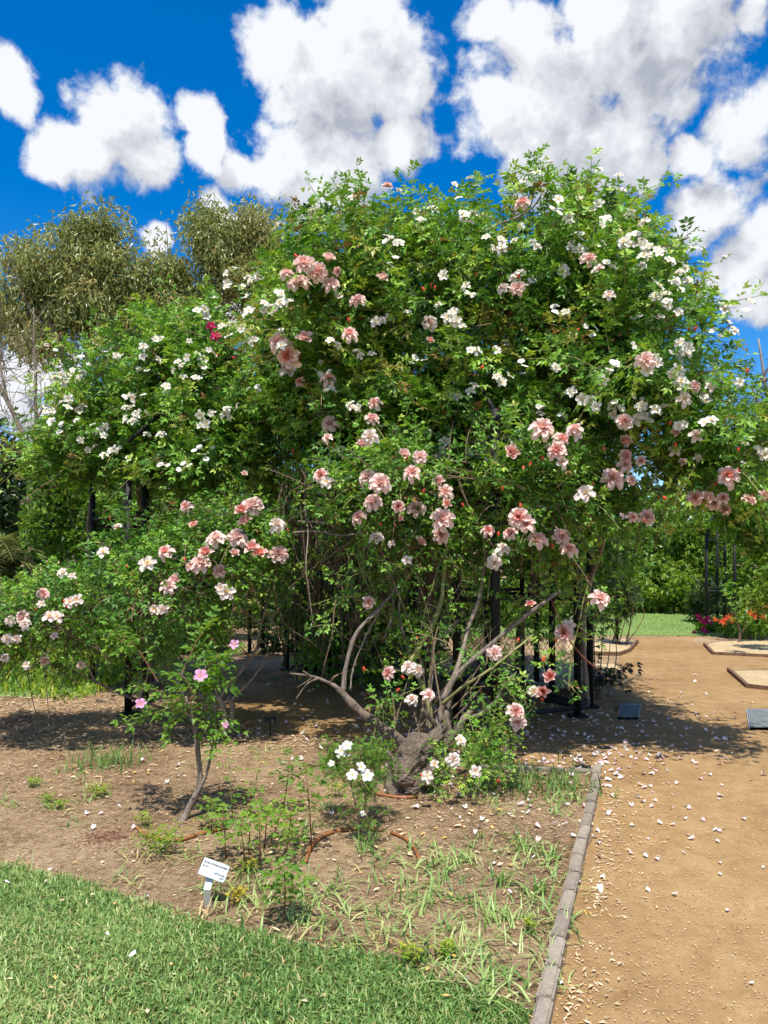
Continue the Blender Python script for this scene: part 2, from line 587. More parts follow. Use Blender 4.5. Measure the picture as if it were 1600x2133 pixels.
def litter_mat():
    m, t, out = mat_new('straw_litter')
    c = ramp(t, tone_out(t), [(0.0, (0.20, 0.11, 0.06)), (0.35, (0.42, 0.28, 0.16)), (0.7, (0.66, 0.50, 0.31)), (0.9, (0.74, 0.60, 0.40)), (1.0, (0.66, 0.40, 0.12))])
    p = N(t, 'ShaderNodeBsdfPrincipled')
    p.inputs['Roughness'].default_value = 0.8
    p.inputs['Specular IOR Level'].default_value = 0.2
    t.links.new(c, p.inputs['Base Color'])
    t.links.new(p.outputs[0], out.inputs[0])
    return m


M['litter'] = litter_mat()


# ------------------------------------------------------------------ the setting
def grid_sheet(name, poly, mat, z=0.0, amp=0.0, step=0.12, kind='structure', parent=None):
    """a polygon filled as a flat sheet"""
    import bmesh
    bm = bmesh.new()
    vs_ = [bm.verts.new((p[0], p[1], z)) for p in poly]
    bm.faces.new(vs_)
    bmesh.ops.triangulate(bm, faces=bm.faces[:])
    me = bpy.data.meshes.new(name)
    bmesh.ops.recalc_face_normals(bm, faces=bm.faces[:])
    if bm.faces[:][0].normal.z < 0:
        bmesh.ops.reverse_faces(bm, faces=bm.faces[:])
    bm.to_mesh(me)
    bm.free()
    me.materials.append(mat)
    o = link(name, me, parent)
    if kind:
        o['kind'] = kind
    return o


def wobble(poly, amp=0.03, step=0.12, k=0):
    out = []
    n = len(poly)
    for i in range(n):
        a, b = np.array(poly[i][:2], float), np.array(poly[(i + 1) % n][:2], float)
        m = max(1, int(np.linalg.norm(b - a) / step))
        if np.linalg.norm(a) > 60 or np.linalg.norm(b) > 60:
            m = 1
        for j in range(m):
            q = a + (b - a) * j / m
            w = np.array([vnoise(np.array([q[0], q[1], k]), 6, k), vnoise(np.array([q[1], q[0], k + 5]), 6, k + 1)]) * amp
            out.append(q + w)
    return out


ground = grid_sheet('ground', [(400 * math.cos(a), 400 * math.sin(a)) for a in np.linspace(0, 2 * math.pi, 48, endpoint=False)], M['mulch'])
tag(ground, 'wide sheet of brown mulched soil under the rose beds', 'ground')

K0, K1 = np.array([0.515, 2.60]), np.array([1.50, 5.45])        # kerb line: bed side, near to far
kd = (K1 - K0) / np.linalg.norm(K1 - K0)
kn = np.array([kd[1], -kd[0]])                                    # to the path side
Kn = K0 - kd * 1.9
path_poly = [tuple(Kn + kn * 0.05), tuple(K1 + kn * 0.05)] + [tuple(G(u, v)[:2]) for u, v in
    ((1210, 1600), (1040, 1588), (900, 1560), (760, 1548), (600, 1528), (480, 1505), (470, 1470), (560, 1440), (800, 1405), (1000, 1425), (1180, 1446), (1270, 1425), (1300, 1400), (1290, 1366), (1312, 1358), (1330, 1340), (1318, 1326),
     (1452, 1326), (1440, 1338), (1467, 1345), (1485, 1363), (1700, 1372), (1700, 1388), (1516, 1398), (1556, 1432), (1700, 1452))] + [(4.6, 7.0), (4.2, 4.0), (3.6, 1.0), (2.5, 0.5)]
path = grid_sheet('path', wobble(path_poly, 0.025), M['path'], 0.004)
tag(path, 'tan decomposed granite path with fallen petals', 'path')
lawn_edge = [G(u, v)[:2] for u, v in ((-250, 1740), (0, 1806), (140, 1830), (260, 1872), (420, 1925), (560, 1952), (700, 1985), (820, 2000), (900, 2040), (980, 2062), (1060, 2085), (1105, 2112))]
lawn_poly = [tuple(p) for p in lawn_edge] + [tuple(K0 - kd * 0.2 - kn * 0.03), tuple(Kn - kn * 0.03), (-5, 0.2), (-5, 4.6)]
lawn = grid_sheet('lawn', wobble(lawn_poly, 0.012), M['turf_base'], 0.006)
tag(lawn, 'mown green lawn corner beside the rose bed', 'lawn')
far_lawn = grid_sheet('far_lawn', wobble([(-1.5, 14.4), tuple(G(1312, 1324)[:2]), tuple(G(1456, 1324)[:2]), (12, 14.6), (16, 24), (-3, 24)], 0.08, 0.4), M['far_turf'], 0.005)
tag(far_lawn, 'distant mown lawn at the end of the path', 'lawn')
side_lawn = grid_sheet('side_lawn', wobble([(-9, 8.1), (-4.4, 8.5), (-3.4, 8.5), (-3.3, 9.3), (-5, 10), (-6, 22), (-30, 22), (-30, 8)], 0.12, 0.3), M['far_turf'], 0.005)
tag(side_lawn, 'weedy bright grass beyond the bed beside the arbour', 'lawn')
def bed(name, pts, label, z=0.012):
    o = grid_sheet(name, wobble(pts, 0.01, 0.3), M['gravel'], z)
    return tag(o, label, 'garden bed')
bed('garden_bed', [tuple(G(u, v)[:2]) for u, v in ((1518, 1399), (1557, 1431), (1900, 1470), (1900, 1395))], 'pale gravel garden bed inside the nearer dark timber edging')
bed('garden_bed', [tuple(G(u, v)[:2]) for u, v in ((1469, 1345), (1487, 1362), (1900, 1380), (1900, 1338), (1540, 1328))], 'pale gravel garden bed at the foot of the metal rose arch')
bed('garden_bed', [tuple(G(u, v)[:2]) for u, v in ((1060, 1428), (1180, 1444), (1268, 1424), (1297, 1400), (1280, 1385), (1100, 1385))], 'pale gravel garden bed seen through the arbour panel', 0.014)
bed('garden_bed', [tuple(G(u, v)[:2]) for u, v in ((1180, 1362), (1288, 1364), (1310, 1356), (1326, 1340), (1300, 1332), (1180, 1332))], 'small pale gravel bed by the far end of the path', 0.014)

# kerb of bricks along the path
kerb = link('kerb', None)
tag(kerb, 'row of weathered grey bricks edging the path', 'kerb', kind='structure')
import bmesh
def brick_mesh(seed, L):
    bm = bmesh.new()
    bmesh.ops.create_cube(bm, size=1)
    for v in bm.verts:
        v.co = Vector((v.co.x * L, v.co.y * 0.057, v.co.z * 0.12))
    bmesh.ops.bevel(bm, geom=bm.edges[:], offset=0.007, segments=2, affect='EDGES')
    r = random.Random(seed)
    for v in bm.verts:
        v.co += Vector((r.gauss(0, 0.0012), r.gauss(0, 0.0016), r.gauss(0, 0.0016)))
    me = bpy.data.meshes.new('brick')
    bm.to_mesh(me)
    bm.free()
    me.materials.append(M['brick'])
    return me
bricks = [brick_mesh(i, 0.218) for i in range(4)]
pos = 0.0
tot = np.linalg.norm(K1 - Kn)
i = 0
while pos < tot + 0.02:
    o = link('brick', bricks[i % 4], kerb)
    c = Kn + kd * (pos + 0.11) + kn * (0.012 + random.gauss(0, 0.0035))
    o.location = (c[0], c[1], -0.012 + random.gauss(0, 0.003))
    o.rotation_euler = (random.gauss(0, 0.02), random.gauss(0, 0.012), math.atan2(kd[1], kd[0]) + random.gauss(0, 0.012))
    pos += 0.2205 + abs(random.gauss(0, 0.003))
    i += 1
# the kerb turns the corner behind the bed
e = K1 + kd * 0.1
for j in range(5):
    o = link('brick', bricks[j % 4], kerb)
    c = e + np.array([-0.95, 0.2]) / 0.97 * (0.10 + 0.228 * j)
    o.location = (c[0], c[1], -0.03 - 0.004 * j)
    o.rotation_euler = (random.gauss(0, 0.02), random.gauss(0, 0.012), math.atan2(0.2, -0.95) + random.gauss(0, 0.02))


def edging(pts, label, h=0.07, w=0.045):
    root = thing('timber_edging', label, 'edging', (0, 0, 0))
    q = [G(u, v) for u, v in pts]
    for a, b in zip(q[:-1], q[1:]):
        d = b - a
        L = np.linalg.norm(d)
        mb = MB().box((0, 0, 0), (L + 0.02, w, h), 0, jit=0.002)
        o = mb.build('board', M['timber'], root)
        o.location = Vector((a + b) / 2) + Vector((0, 0, h / 2 - 0.02))
        o.rotation_euler = (0, 0, math.atan2(d[1], d[0]))
edging([(1518, 1399), (1557, 1433), (1900, 1474)], 'dark timber edging board around the nearer gravel bed')
edging([(1468, 1345), (1486, 1364), (1900, 1384)], 'dark timber edging board by the bed of the metal rose arch')
edging([(1300, 1400), (1270, 1426), (1185, 1447), (1060, 1430)], 'low timber edging of the gravel bed behind the arbour', 0.08, 0.04)
edging([(1328, 1340), (1312, 1358), (1290, 1366), (1190, 1364)], 'low timber edging at the far small gravel bed', 0.08, 0.04)

# slate plaques set in the ground
def plaque(u0, v0, u1, v1, skew, label):
    a, b, c, d = G(u0 + skew, v0), G(u1 + skew, v0), G(u1, v1), G(u0, v1)
    root = thing('stone_plaque', label, 'plaque', tuple((a + c) / 2))
    for k in range(3):
        s0, s1 = k / 3 + 0.012, (k + 1) / 3 - 0.012
        q = np.array([d + (c - d) * s0, d + (c - d) * s1, a + (b - a) * s1, a + (b - a) * s0])
        top = q + [0, 0, 0.035]
        mb = MB().add(np.vstack([q, top]), [[4, 5, 6, 7], [0, 1, 5, 4], [1, 2, 6, 5], [2, 3, 7, 6], [3, 0, 4, 7]])
        mb.build('slab', M['slate'], root)
    q = np.array([d, c, b, a])
    mb = MB().add(np.vstack([q, q + [0, 0, 0.028]]), [[4, 5, 6, 7], [0, 1, 5, 4], [1, 2, 6, 5], [2, 3, 7, 6], [3, 0, 4, 7]])
    mb.build('bedding', M['slate_groove'], root)
plaque(1286, 1471, 1331, 1500, 4, 'small dark slate plaque in three strips set in the shaded path')
plaque(1560, 1483, 1700, 1522, -6, 'grey slate slab at the edge of the sunny path')

# ------------------------------------------------------------------ leaf machinery
def leaflet(L, W, fold=0.18, curl=0.12):
    """5 vertices, 4 triangles, y along the leaf, z its normal"""
    V = np.array([[0, 0, 0], [-W / 2, 0.42 * L, fold * W], [W / 2, 0.42 * L, fold * W], [0, L, -curl * L], [0, 0.46 * L, 0]])
    Fc = np.array([[0, 2, 4], [0, 4, 1], [4, 2, 3], [4, 3, 1]])
    return V, Fc


def leaflet2(L, W, fold=0.2, curl=0.12):
    """4 vertices, 2 triangles"""
    V = np.array([[0, 0, 0], [-W / 2, 0.45 * L, fold * W], [W / 2, 0.45 * L, fold * W], [0, L, -curl * L]])
    return V, np.array([[0, 2, 3], [0, 3, 1]])


def compound(seed, n=7, L=1.0, lw=0.42, leaflet=leaflet):
    """a pinnate rose leaf of unit length"""
    r = random.Random(seed)
    Vs, Fs, k = [], [], 0
    pairs = (n - 1) // 2
    droop = r.uniform(0.05, 0.35)
    def rach(t):
        return np.array([0, t * L * (1 - 0.1 * droop), -droop * t * t * 0.6 * L])
    items = [(0.62, 0, 0.40)]
    for i in range(pairs):
        t = 0.18 + 0.42 * i / max(1, pairs - 1) if pairs > 1 else 0.4
        for s in (-1, 1):
            items.append((t + r.uniform(-0.02, 0.02), s, (0.30 + 0.06 * i) * r.uniform(0.9, 1.1)))
    for t, s, ll in items:
        V, Fc = leaflet(ll * L, ll * L * lw * r.uniform(0.9, 1.1), r.uniform(0.1, 0.3), r.uniform(0.0, 0.3))
        ang = -s * math.radians(r.uniform(50, 68)) + r.uniform(-0.1, 0.1)
        tilt = r.uniform(-0.35, 0.15)
        R = np.array(Euler((tilt, r.uniform(-0.3, 0.3) + 0.2 * s, ang), 'XYZ').to_matrix())
        V = V @ R.T + rach(t)
        Vs.append(V)
        Fs.append(Fc + k)
        k += len(V)
    # rachis, a thin strip
    a, b, c = rach(0), rach(0.35), rach(0.64)
    w = np.array([0.008, 0, 0])
    Vs.append(np.array([a - w, a + w, b + w, b - w, c + w * 0.6, c - w * 0.6]))
    Fs.append(np.array([[0, 1, 2], [0, 2, 3], [3, 2, 4], [3, 4, 5]]) + k)
    return np.vstack(Vs), np.vstack(Fs)


COMP7 = [compound(i, 7, 1.0, 0.46) for i in range(6)]
COMP5S = [compound(40 + i, 5, 1.0, 0.55, leaflet2) for i in range(6)]
COMP5 = [compound(20 + i, 5, 1.0, 0.52) for i in range(6)]


def place(mb, tmpl, Pn, D, U, s, tone):
    """instances of one template (V, F) at many places, baked"""
    V, Fc = tmpl
    n = len(Pn)
    if n == 0:
        return
    y = nrm(D)
    x = nrm(np.cross(y, U))
    z = np.cross(x, y)
    W = (V[None, :, 0, None] * x[:, None, :] + V[None, :, 1, None] * y[:, None, :] + V[None, :, 2, None] * z[:, None, :]) * np.asarray(s).reshape(-1, 1, 1) + Pn[:, None, :]
    Fx = (Fc[None] + (np.arange(n) * len(V))[:, None, None]).reshape(-1, Fc.shape[1])
    mb.add(W.reshape(-1, 3), Fx, np.repeat(np.asarray(tone), len(V)))


class Blobs:
    def __init__(self, items):
        self.c = np.array([P(u, v, d) for (u, v, d, ru, rv, rd) in items])
        self.r = np.array([(ru * d / F, rd, rv * d / F) for (u, v, d, ru, rv, rd) in items])

    def sd(self, p):
        """approximate depth below the surface, metres (positive inside)"""
        p = np.asarray(p, float)
        q = np.linalg.norm((p[..., None, :] - self.c) / self.r, axis=-1)
        return ((1 - q) * self.r.min(axis=1)).max(axis=-1)

    def normal(self, p, e=0.03):
        g_ = np.stack([self.sd(p + np.eye(3)[i] * e) - self.sd(p - np.eye(3)[i] * e) for i in range(3)], -1)
        return -nrm(g_)

    def surface(self, n, rng, lump=0.14, over=0.12):
        """points spread over the union's surface with their normals"""
        a = (self.r[:, 0] * self.r[:, 1]) ** 0.8 + (self.r[:, 0] * self.r[:, 2]) ** 0.8 + (self.r[:, 2] * self.r[:, 1]) ** 0.8
        k = rng.choice(len(a), size=n * 3, p=a / a.sum())
        d = nrm(rng.normal(size=(n * 3, 3)))
        p = self.c[k] + d * self.r[k]
        keep = self.sd(p) < over
        p = p[keep][:n]
        nn = self.normal(p)
        p = p + nn * (lump * vnoise(p, 2.6, 1) + 0.5 * lump * vnoise(p, 6.0, 2))[:, None]
        return p, nn

    def hit(self, u, v, d0=4.0, d1=14.0, inset=0.02):
        r = np.array([(u - 800) / F, 1.0, (HV - v) / F])
        ds = np.arange(d0, d1, 0.02)
        pts = np.array([0, 0, CAMZ]) + r[None] * ds[:, None]
        s = self.sd(pts)
        w = np.nonzero(s > inset)[0]
        return ds[w[0]] if len(w) else None


def shoots(bl, n, rng, length=(0.25, 0.6), leaf=(0.10, 0.16), per=9, inward=0.30, up=0.35, out=0.8, lump=0.14, clump=0.35, droop=0.5, tone=(0.35, 0.2), zmin=-2.0):
    """leafy shoots growing out of a blob's surface -> dict of leaf arrays + shoot polylines"""
    p, nn = bl.surface(n, rng, lump)
    keep = rng.random(len(p)) < np.clip(0.75 + clump * 1.6 * vnoise(p, 3.2, 4), 0.12, 1)
    under = nn[:, 2] < -0.3
    keep &= ~(under & (rng.random(len(p)) < 0.5))
    keep &= nn[:, 2] > zmin
    p, nn = p[keep], nn[keep]
    m = len(p)
    deep = rng.random(m) ** 1.4 * inward
    p = p - nn * deep[:, None]
    d = nrm(nn * out + np.array([0, 0, up]) + rng.normal(0, 0.45, (m, 3)))
    L = rng.uniform(*length, m)
    g_ = rng.uniform(0.4, 1.4, m) * droop
    bright = rng.normal(0, 1, m)
    k = per
    t = (np.arange(k) + 0.6) / k
    T = t[None, :] * np.ones((m, 1)) + rng.uniform(-0.04, 0.04, (m, k))
    pos = p[:, None, :] + d[:, None, :] * (L[:, None] * T)[..., None]
    pos[..., 2] -= g_[:, None] * (L[:, None] * T) ** 2
    tan = d[:, None, :] * np.ones((1, k, 1))
    tan = tan.copy()
    tan[..., 2] -= 2 * g_[:, None] * L[:, None] * T
    tan = nrm(tan)
    ref = nrm(rng.normal(size=(m, 3)))
    a = nrm(np.cross(tan, ref[:, None, :]))
    b = np.cross(tan, a)
    phi = np.arange(k)[None, :] * 2.4 + rng.uniform(0, 6.28, (m, 1))
    side = a * np.cos(phi)[..., None] + b * np.sin(phi)[..., None]
    D = nrm(tan * 0.45 + side * 0.85 + np.array([0, 0, 0.12]) + rng.normal(0, 0.15, side.shape))
    D[..., 2] = np.where(D[..., 2] < -0.55, D[..., 2] * 0.6, D[..., 2])
    U = nrm(np.array([0, 0, 1.0]) + 0.55 * nn[:, None, :] + rng.normal(0, 0.35, D.shape))
    S = rng.uniform(*leaf, (m, k)) * (1 - 0.35 * T)
    TN = np.clip(tone[0] + tone[1] * bright[:, None] + 0.10 * rng.normal(size=(m, k)) + 0.22 * (T - 0.4), 0.0, 0.97)
    TN = np.where(rng.random(TN.shape) < 0.012, 1.0, TN)
    ends = np.stack([p, p + d * (L * 0.5)[:, None] - np.stack([0 * L, 0 * L, g_ * (L * 0.5) ** 2], -1), p + d * L[:, None] - np.stack([0 * L, 0 * L, g_ * L ** 2], -1)], 1)
    return dict(P=pos.reshape(-1, 3), D=D.reshape(-1, 3), U=U.reshape(-1, 3), S=S.ravel(), T=TN.ravel(), stems=ends, deep=np.repeat(deep, k))


def bake_leaves(name, root, sets, mat, tmpls, n_parts=300, near=None, label=None):
    """the leaves that show largest become objects of their own, the rest one mesh"""
    A = {k: np.concatenate([s[k] for s in sets]) for k in ('P', 'D', 'U', 'S', 'T', 'deep')}
    n = len(A['S'])
    tid = rng.integers(0, len(tmpls), n)
    # apparent size, outermost layer facing the camera, inside the frame
    dist = A['P'][:, 1]
    uu = 800 + A['P'][:, 0] / dist * F
    vv = HV - (A['P'][:, 2] - CAMZ) / dist * F
    score = A['S'] / dist * (A['deep'] < 0.06) * ((uu > 0) & (uu < 1600) & (vv > 0) & (vv < 2133))
    nrmv = nrm(np.cross(np.cross(A['D'], A['U']), A['D']))
    if near is not None:
        score = score * near(A['P'])
    pick = np.argsort(-score)[:n_parts]
    pick = pick[score[pick] > 0]
    mask = np.ones(n, bool)
    mask[pick] = False
    mb = MB()
    for i, tm in enumerate(tmpls):
        w = np.nonzero(mask & (tid == i))[0]
        place(mb, tm, A['P'][w], A['D'][w], A['U'][w], A['S'][w], A['T'][w])
    if mb.n:
        o = mb.build(name, mat, root)
        o['kind'] = 'stuff'
    # parts
    variants = {}
    rl = Vector(root.location)
    for i in pick:
        tq = round(float(A['T'][i]) * 6) / 6
        key = (int(tid[i]) % len(tmpls), tq)
        if key not in variants:
            V, Fc = tmpls[key[0]]
            variants[key] = MB().add(V, Fc, tq).mesh('leaf', mat)
        y = nrm(A['D'][i])
        x = nrm(np.cross(y, A['U'][i]))
        z = np.cross(x, y)
        s = float(A['S'][i])
        o = link('leaf', variants[key], root)
        mtx = Matrix(((x[0] * s, y[0] * s, z[0] * s, A['P'][i][0]), (x[1] * s, y[1] * s, z[1] * s, A['P'][i][1]), (x[2] * s, y[2] * s, z[2] * s, A['P'][i][2]), (0, 0, 0, 1)))
        o.matrix_local = Matrix.Translation(-rl) @ mtx
    return A


def stems_mesh(name, root, sets, mat, r=0.004, every=1):
    mb = MB()
    E = np.concatenate([s['stems'] for s in sets])[::every]
    n = len(E)
    # three-sided tubes of three rings, vectorised
    th = np.arange(3) / 3 * 2 * np.pi
    tan = nrm(E[:, 2] - E[:, 0])
    a = nrm(np.cross(tan, np.array([0.31, 0.2, 0.93])))
    b = np.cross(tan, a)
    rr = np.array([1.0, 0.8, 0.35]) * r
    V = E[:, :, None, :] + rr[None, :, None, None] * (np.cos(th)[None, None, :, None] * a[:, None, None, :] + np.sin(th)[None, None, :, None] * b[:, None, None, :])
    base = np.array([[0, 1, 4, 3], [1, 2, 5, 4], [2, 0, 3, 5], [3, 4, 7, 6], [4, 5, 8, 7], [5, 3, 6, 8]])
    Fx = (base[None] + (np.arange(n) * 9)[:, None, None]).reshape(-1, 4)
    mb.add(V.reshape(-1, 3), Fx, 0.5)
    o = mb.build(name, mat, root)
    o['kind'] = 'stuff'
    return o


# ------------------------------------------------------------------ flowers
def petal(L, W, tilt, cup, curl, r, nu=5, nv=4):
    ph_ = r.uniform(0, 6.28)
    s = np.linspace(-1, 1, nu)
    t = np.linspace(0, 1, nv)
    V = []
    for ti in t:
        w = W * (0.25 + 0.75 * math.sin(min(1.0, ti * 1.25) * math.pi * 0.62)) * (1.0 if ti < 0.95 else 0.86)
        for si in s:
            rad = L * ti
            z = cup * L * (si * si * 0.35 * ti) + curl * L * max(0, ti - 0.55) ** 2 * -2 + r.gauss(0, 0.012) * L * ti + 0.07 * L * ti * ti * math.sin(ph_ + si * 3.4)
            V.append([si * w / 2, rad + (0.07 * L * (1 - si * si) + 0.03 * L * math.cos(ph_ + si * 5) if ti > 0.9 else 0), z])
    V = np.array(V)
    R = np.array(Euler((tilt, 0, 0)).to_matrix())
    V = V @ R.T
    Fc = []
    for j in range(nv - 1):
        for i in range(nu - 1):
            a = j * nu + i
            Fc.append([a, a + 1, a + nu + 1, a + nu])
    return V, np.array(Fc), np.repeat(t, nu)


def flower_mesh(name, seed, layers, mats, stamens=0, sep=0):
    """layers: (count, length, width, tilt deg, cup, curl, tone base, tone tip)"""
    r = random.Random(seed)
    mb = MB()
    for (n, L, W, tilt, cup, curl, t0, t1) in layers:
        ph = r.uniform(0, 6.28)
        for k in range(n):
            V, Fc, t = petal(L * r.uniform(0.88, 1.1), W * r.uniform(0.88, 1.12), math.radians(tilt + r.uniform(-9, 9)), cup, curl * r.uniform(0.4, 1.5), r)
            ang = ph + k * 6.2832 / n + r.uniform(-0.14, 0.14)
            c, s_ = math.cos(ang), math.sin(ang)
            V = V @ np.array([[c, s_, 0], [-s_, c, 0], [0, 0, 1]])
            mb.add(V, Fc, np.clip(t0 + (t1 - t0) * t + r.uniform(-0.08, 0.08), 0, 1), 0)
    if stamens:
        for k in range(stamens):
            a = r.uniform(0, 6.28)
            q = r.uniform(0.02, 0.15)
            p = np.array([q * math.cos(a), q * math.sin(a), 0.10 + r.uniform(0, 0.08)])
            sz = 0.03
            mb.add([p + [-sz, 0, 0], p + [0, -sz, 0.005], p + [sz, 0, 0], p + [0, sz, 0.005], p + [0, 0, -0.1]], [[0, 1, 2], [0, 2, 3], [0, 4, 1], [2, 4, 3]], r.random(), 1)
    # calyx
    th = np.arange(6) / 6 * 6.2832
    ring = np.stack([np.cos(th) * 0.12, np.sin(th) * 0.12, np.full(6, -0.02)], -1)
    tip = np.array([[0, 0, -0.22]])
    mb.add(np.vstack([ring, tip]), [[i, 6, (i + 1) % 6] for i in range(6)], 0.4, 2)
    return mb.mesh(name, mats, True)


DBL = [(7, 0.52, 0.32, 0, 0.6, 0.6, 0.4, 0.0), (8, 0.49, 0.29, 17, 0.8, 0.5, 0.55, 0.0), (8, 0.43, 0.26, 34, 0.9, 0.4, 0.65, 0.1), (7, 0.36, 0.22, 50, 0.9, 0.2, 0.75, 0.2), (6, 0.29, 0.19, 64, 0.9, 0.0, 0.85, 0.35), (5, 0.21, 0.16, 78, 0.9, -0.2, 1.0, 0.5)]
LOOSE = [(6, 0.55, 0.36, -10, 0.7, 0.8, 0.3, 0.0), (6, 0.49, 0.32, 12, 0.9, 0.6, 0.45, 0.0), (6, 0.41, 0.27, 32, 0.9, 0.4, 0.6, 0.1), (5, 0.32, 0.22, 52, 0.9, 0.1, 0.8, 0.3), (4, 0.22, 0.17, 70, 0.9, 0, 0.95, 0.5)]
SGL = [(5, 0.52, 0.43, 16, 0.6, 0.35, 0.9, 0.0)]
SEMI = [(5, 0.52, 0.38, 4, 0.7, 0.5, 0.8, 0.0), (4, 0.42, 0.32, 28, 0.9, 0.2, 0.8, 0.1)]
FL = {
    'pink': [flower_mesh('rose_bloom', i, DBL if i % 2 else LOOSE, [M['pink'], M['yellow'], M['rose_leaf']], 6 if i % 2 == 0 else 0) for i in range(5)] + [flower_mesh('rose_bloom', 200 + i, [(5, 0.46, 0.34, 46, 0.9, 0.5, 0.5, 0.15), (5, 0.42, 0.30, 62, 0.9, 0.2, 0.7, 0.3), (4, 0.34, 0.24, 78, 0.9, 0.0, 0.95, 0.6)], [M['pink'], M['yellow'], M['rose_leaf']], 0) for i in range(2)],
    'pale': [flower_mesh('rose_bloom', 30 + i, LOOSE if i % 2 else SEMI, [M['pale_pink'], M['yellow'], M['rose_leaf']], 14) for i in range(3)],
    'white': [flower_mesh('white_bloom', 50 + i, SEMI if i % 2 else SGL, [M['white'], M['yellow'], M['rose_leaf']], 12) for i in range(5)],
    'magenta': [flower_mesh('magenta_bloom', 70 + i, SEMI, [M['magenta'], M['yellow'], M['rose_leaf']], 6) for i in range(2)],
    'lilac': [flower_mesh('single_bloom', 80 + i, SGL, [M['lilac'], M['yellow'], M['rose_leaf']], 14) for i in range(2)],
    'orange': [flower_mesh('lily_bloom', 90 + i, [(6, 0.6, 0.2, 10, 0.3, 0.8, 0.2, 0.6)], [M['orange'], M['yellow'], M['rose_leaf']], 5) for i in range(2)],
}


def bud_mesh():
    prof = [(0, 0.10), (0.18, 0.2), (0.45, 0.27), (0.75, 0.2), (1.0, 0.02)]
    mb = MB()
    mb.tube(np.array([[0, 0, z] for z, r in prof]), [r for z, r in prof], 6, 0.4, 0)
    mb.tube(np.array([[0, 0, -0.3], [0, 0, -0.05], [0, 0, 0.1]]), [0.05, 0.16, 0.2], 5, 0.5, 1)
    for k in range(5):
        a = k * 1.2566
        c, s = math.cos(a), math.sin(a)
        mb.add([[0.18 * c - 0.09 * s, 0.18 * s + 0.09 * c, 0.02], [0.18 * c + 0.09 * s, 0.18 * s - 0.09 * c, 0.02], [0.36 * c, 0.36 * s, 0.5]], [[0, 1, 2]], 0.6, 1)
    return mb.mesh('rose_bud', [M['bud'], M['rose_leaf']], True)


BUD = bud_mesh()


def put_flower(kind, root, p, facing, diam, name='bloom'):
    me = random.choice(FL[kind])
    o = link(name, me, root)
    f = Vector(facing).normalized()
    q = f.to_track_quat('Z', 'Y') @ Euler((0, 0, random.uniform(0, 6.28))).to_quaternion()
    o.matrix_local = Matrix.Translation(Vector(p) - Vector(root.location)) @ q.to_matrix().to_4x4() @ Matrix.Scale(float(diam), 4)
    return o


def put_bud(root, p, diam, dirn=(0, -0.3, 1)):
    o = link('bud', BUD, root)
    f = (Vector(dirn) + Vector((random.gauss(0, 0.5), random.gauss(0, 0.5), random.gauss(0, 0.3)))).normalized()
    q = f.to_track_quat('Z', 'Y')
    o.matrix_local = Matrix.Translation(Vector(p) - Vector(root.location)) @ q.to_matrix().to_4x4() @ Matrix.Scale(float(diam), 4)


def canes(root, lst, mat_default='cane', name='cane'):
    """lst: (points [(u, v, d)...], r0 px, r1 px, material)"""
    for it in lst:
        pts, r0, r1 = it[0], it[1], it[2]
        mt = it[3] if len(it) > 3 else mat_default
        q = smooth_path([P(*p) for p in pts], 7)
        q = q + np.stack([vnoise(q, 9, 1), vnoise(q, 9, 2), vnoise(q, 9, 3)], -1) * 0.010
        d = np.mean([p[2] for p in pts])
        k = np.linspace(0, 1, len(q))
        rad = 0.78 * (r0 + (r1 - r0) * k) / 2 * d / F * (1 + 0.10 * np.sin(k * 23 + pts[0][0]))
        mbc = MB().tube(q, rad, 8)
        tg = nrm(np.gradient(q, axis=0))
        seg = np.linalg.norm(np.diff(q, axis=0), axis=1).sum()
        for _ in range(int(seg / 0.035)):
            i_ = random.randrange(1, len(q) - 1)
            w_ = nrm(np.cross(tg[i_], np.array([random.gauss(0, 1) for _ in range(3)])))
            b_ = q[i_] + tg[i_] * random.uniform(-0.02, 0.02) + w_ * rad[i_] * 0.8
            h_ = 0.010
            mbc.add([b_ + tg[i_] * h_ * 0.5, b_ - tg[i_] * h_ * 0.5, b_ + np.cross(tg[i_], w_) * h_ * 0.25, b_ + w_ * h_ * 1.1 - tg[i_] * 0.003], [[0, 2, 3], [2, 1, 3], [1, 0, 3]])
        mbc.build(name, M[mt], root, True)


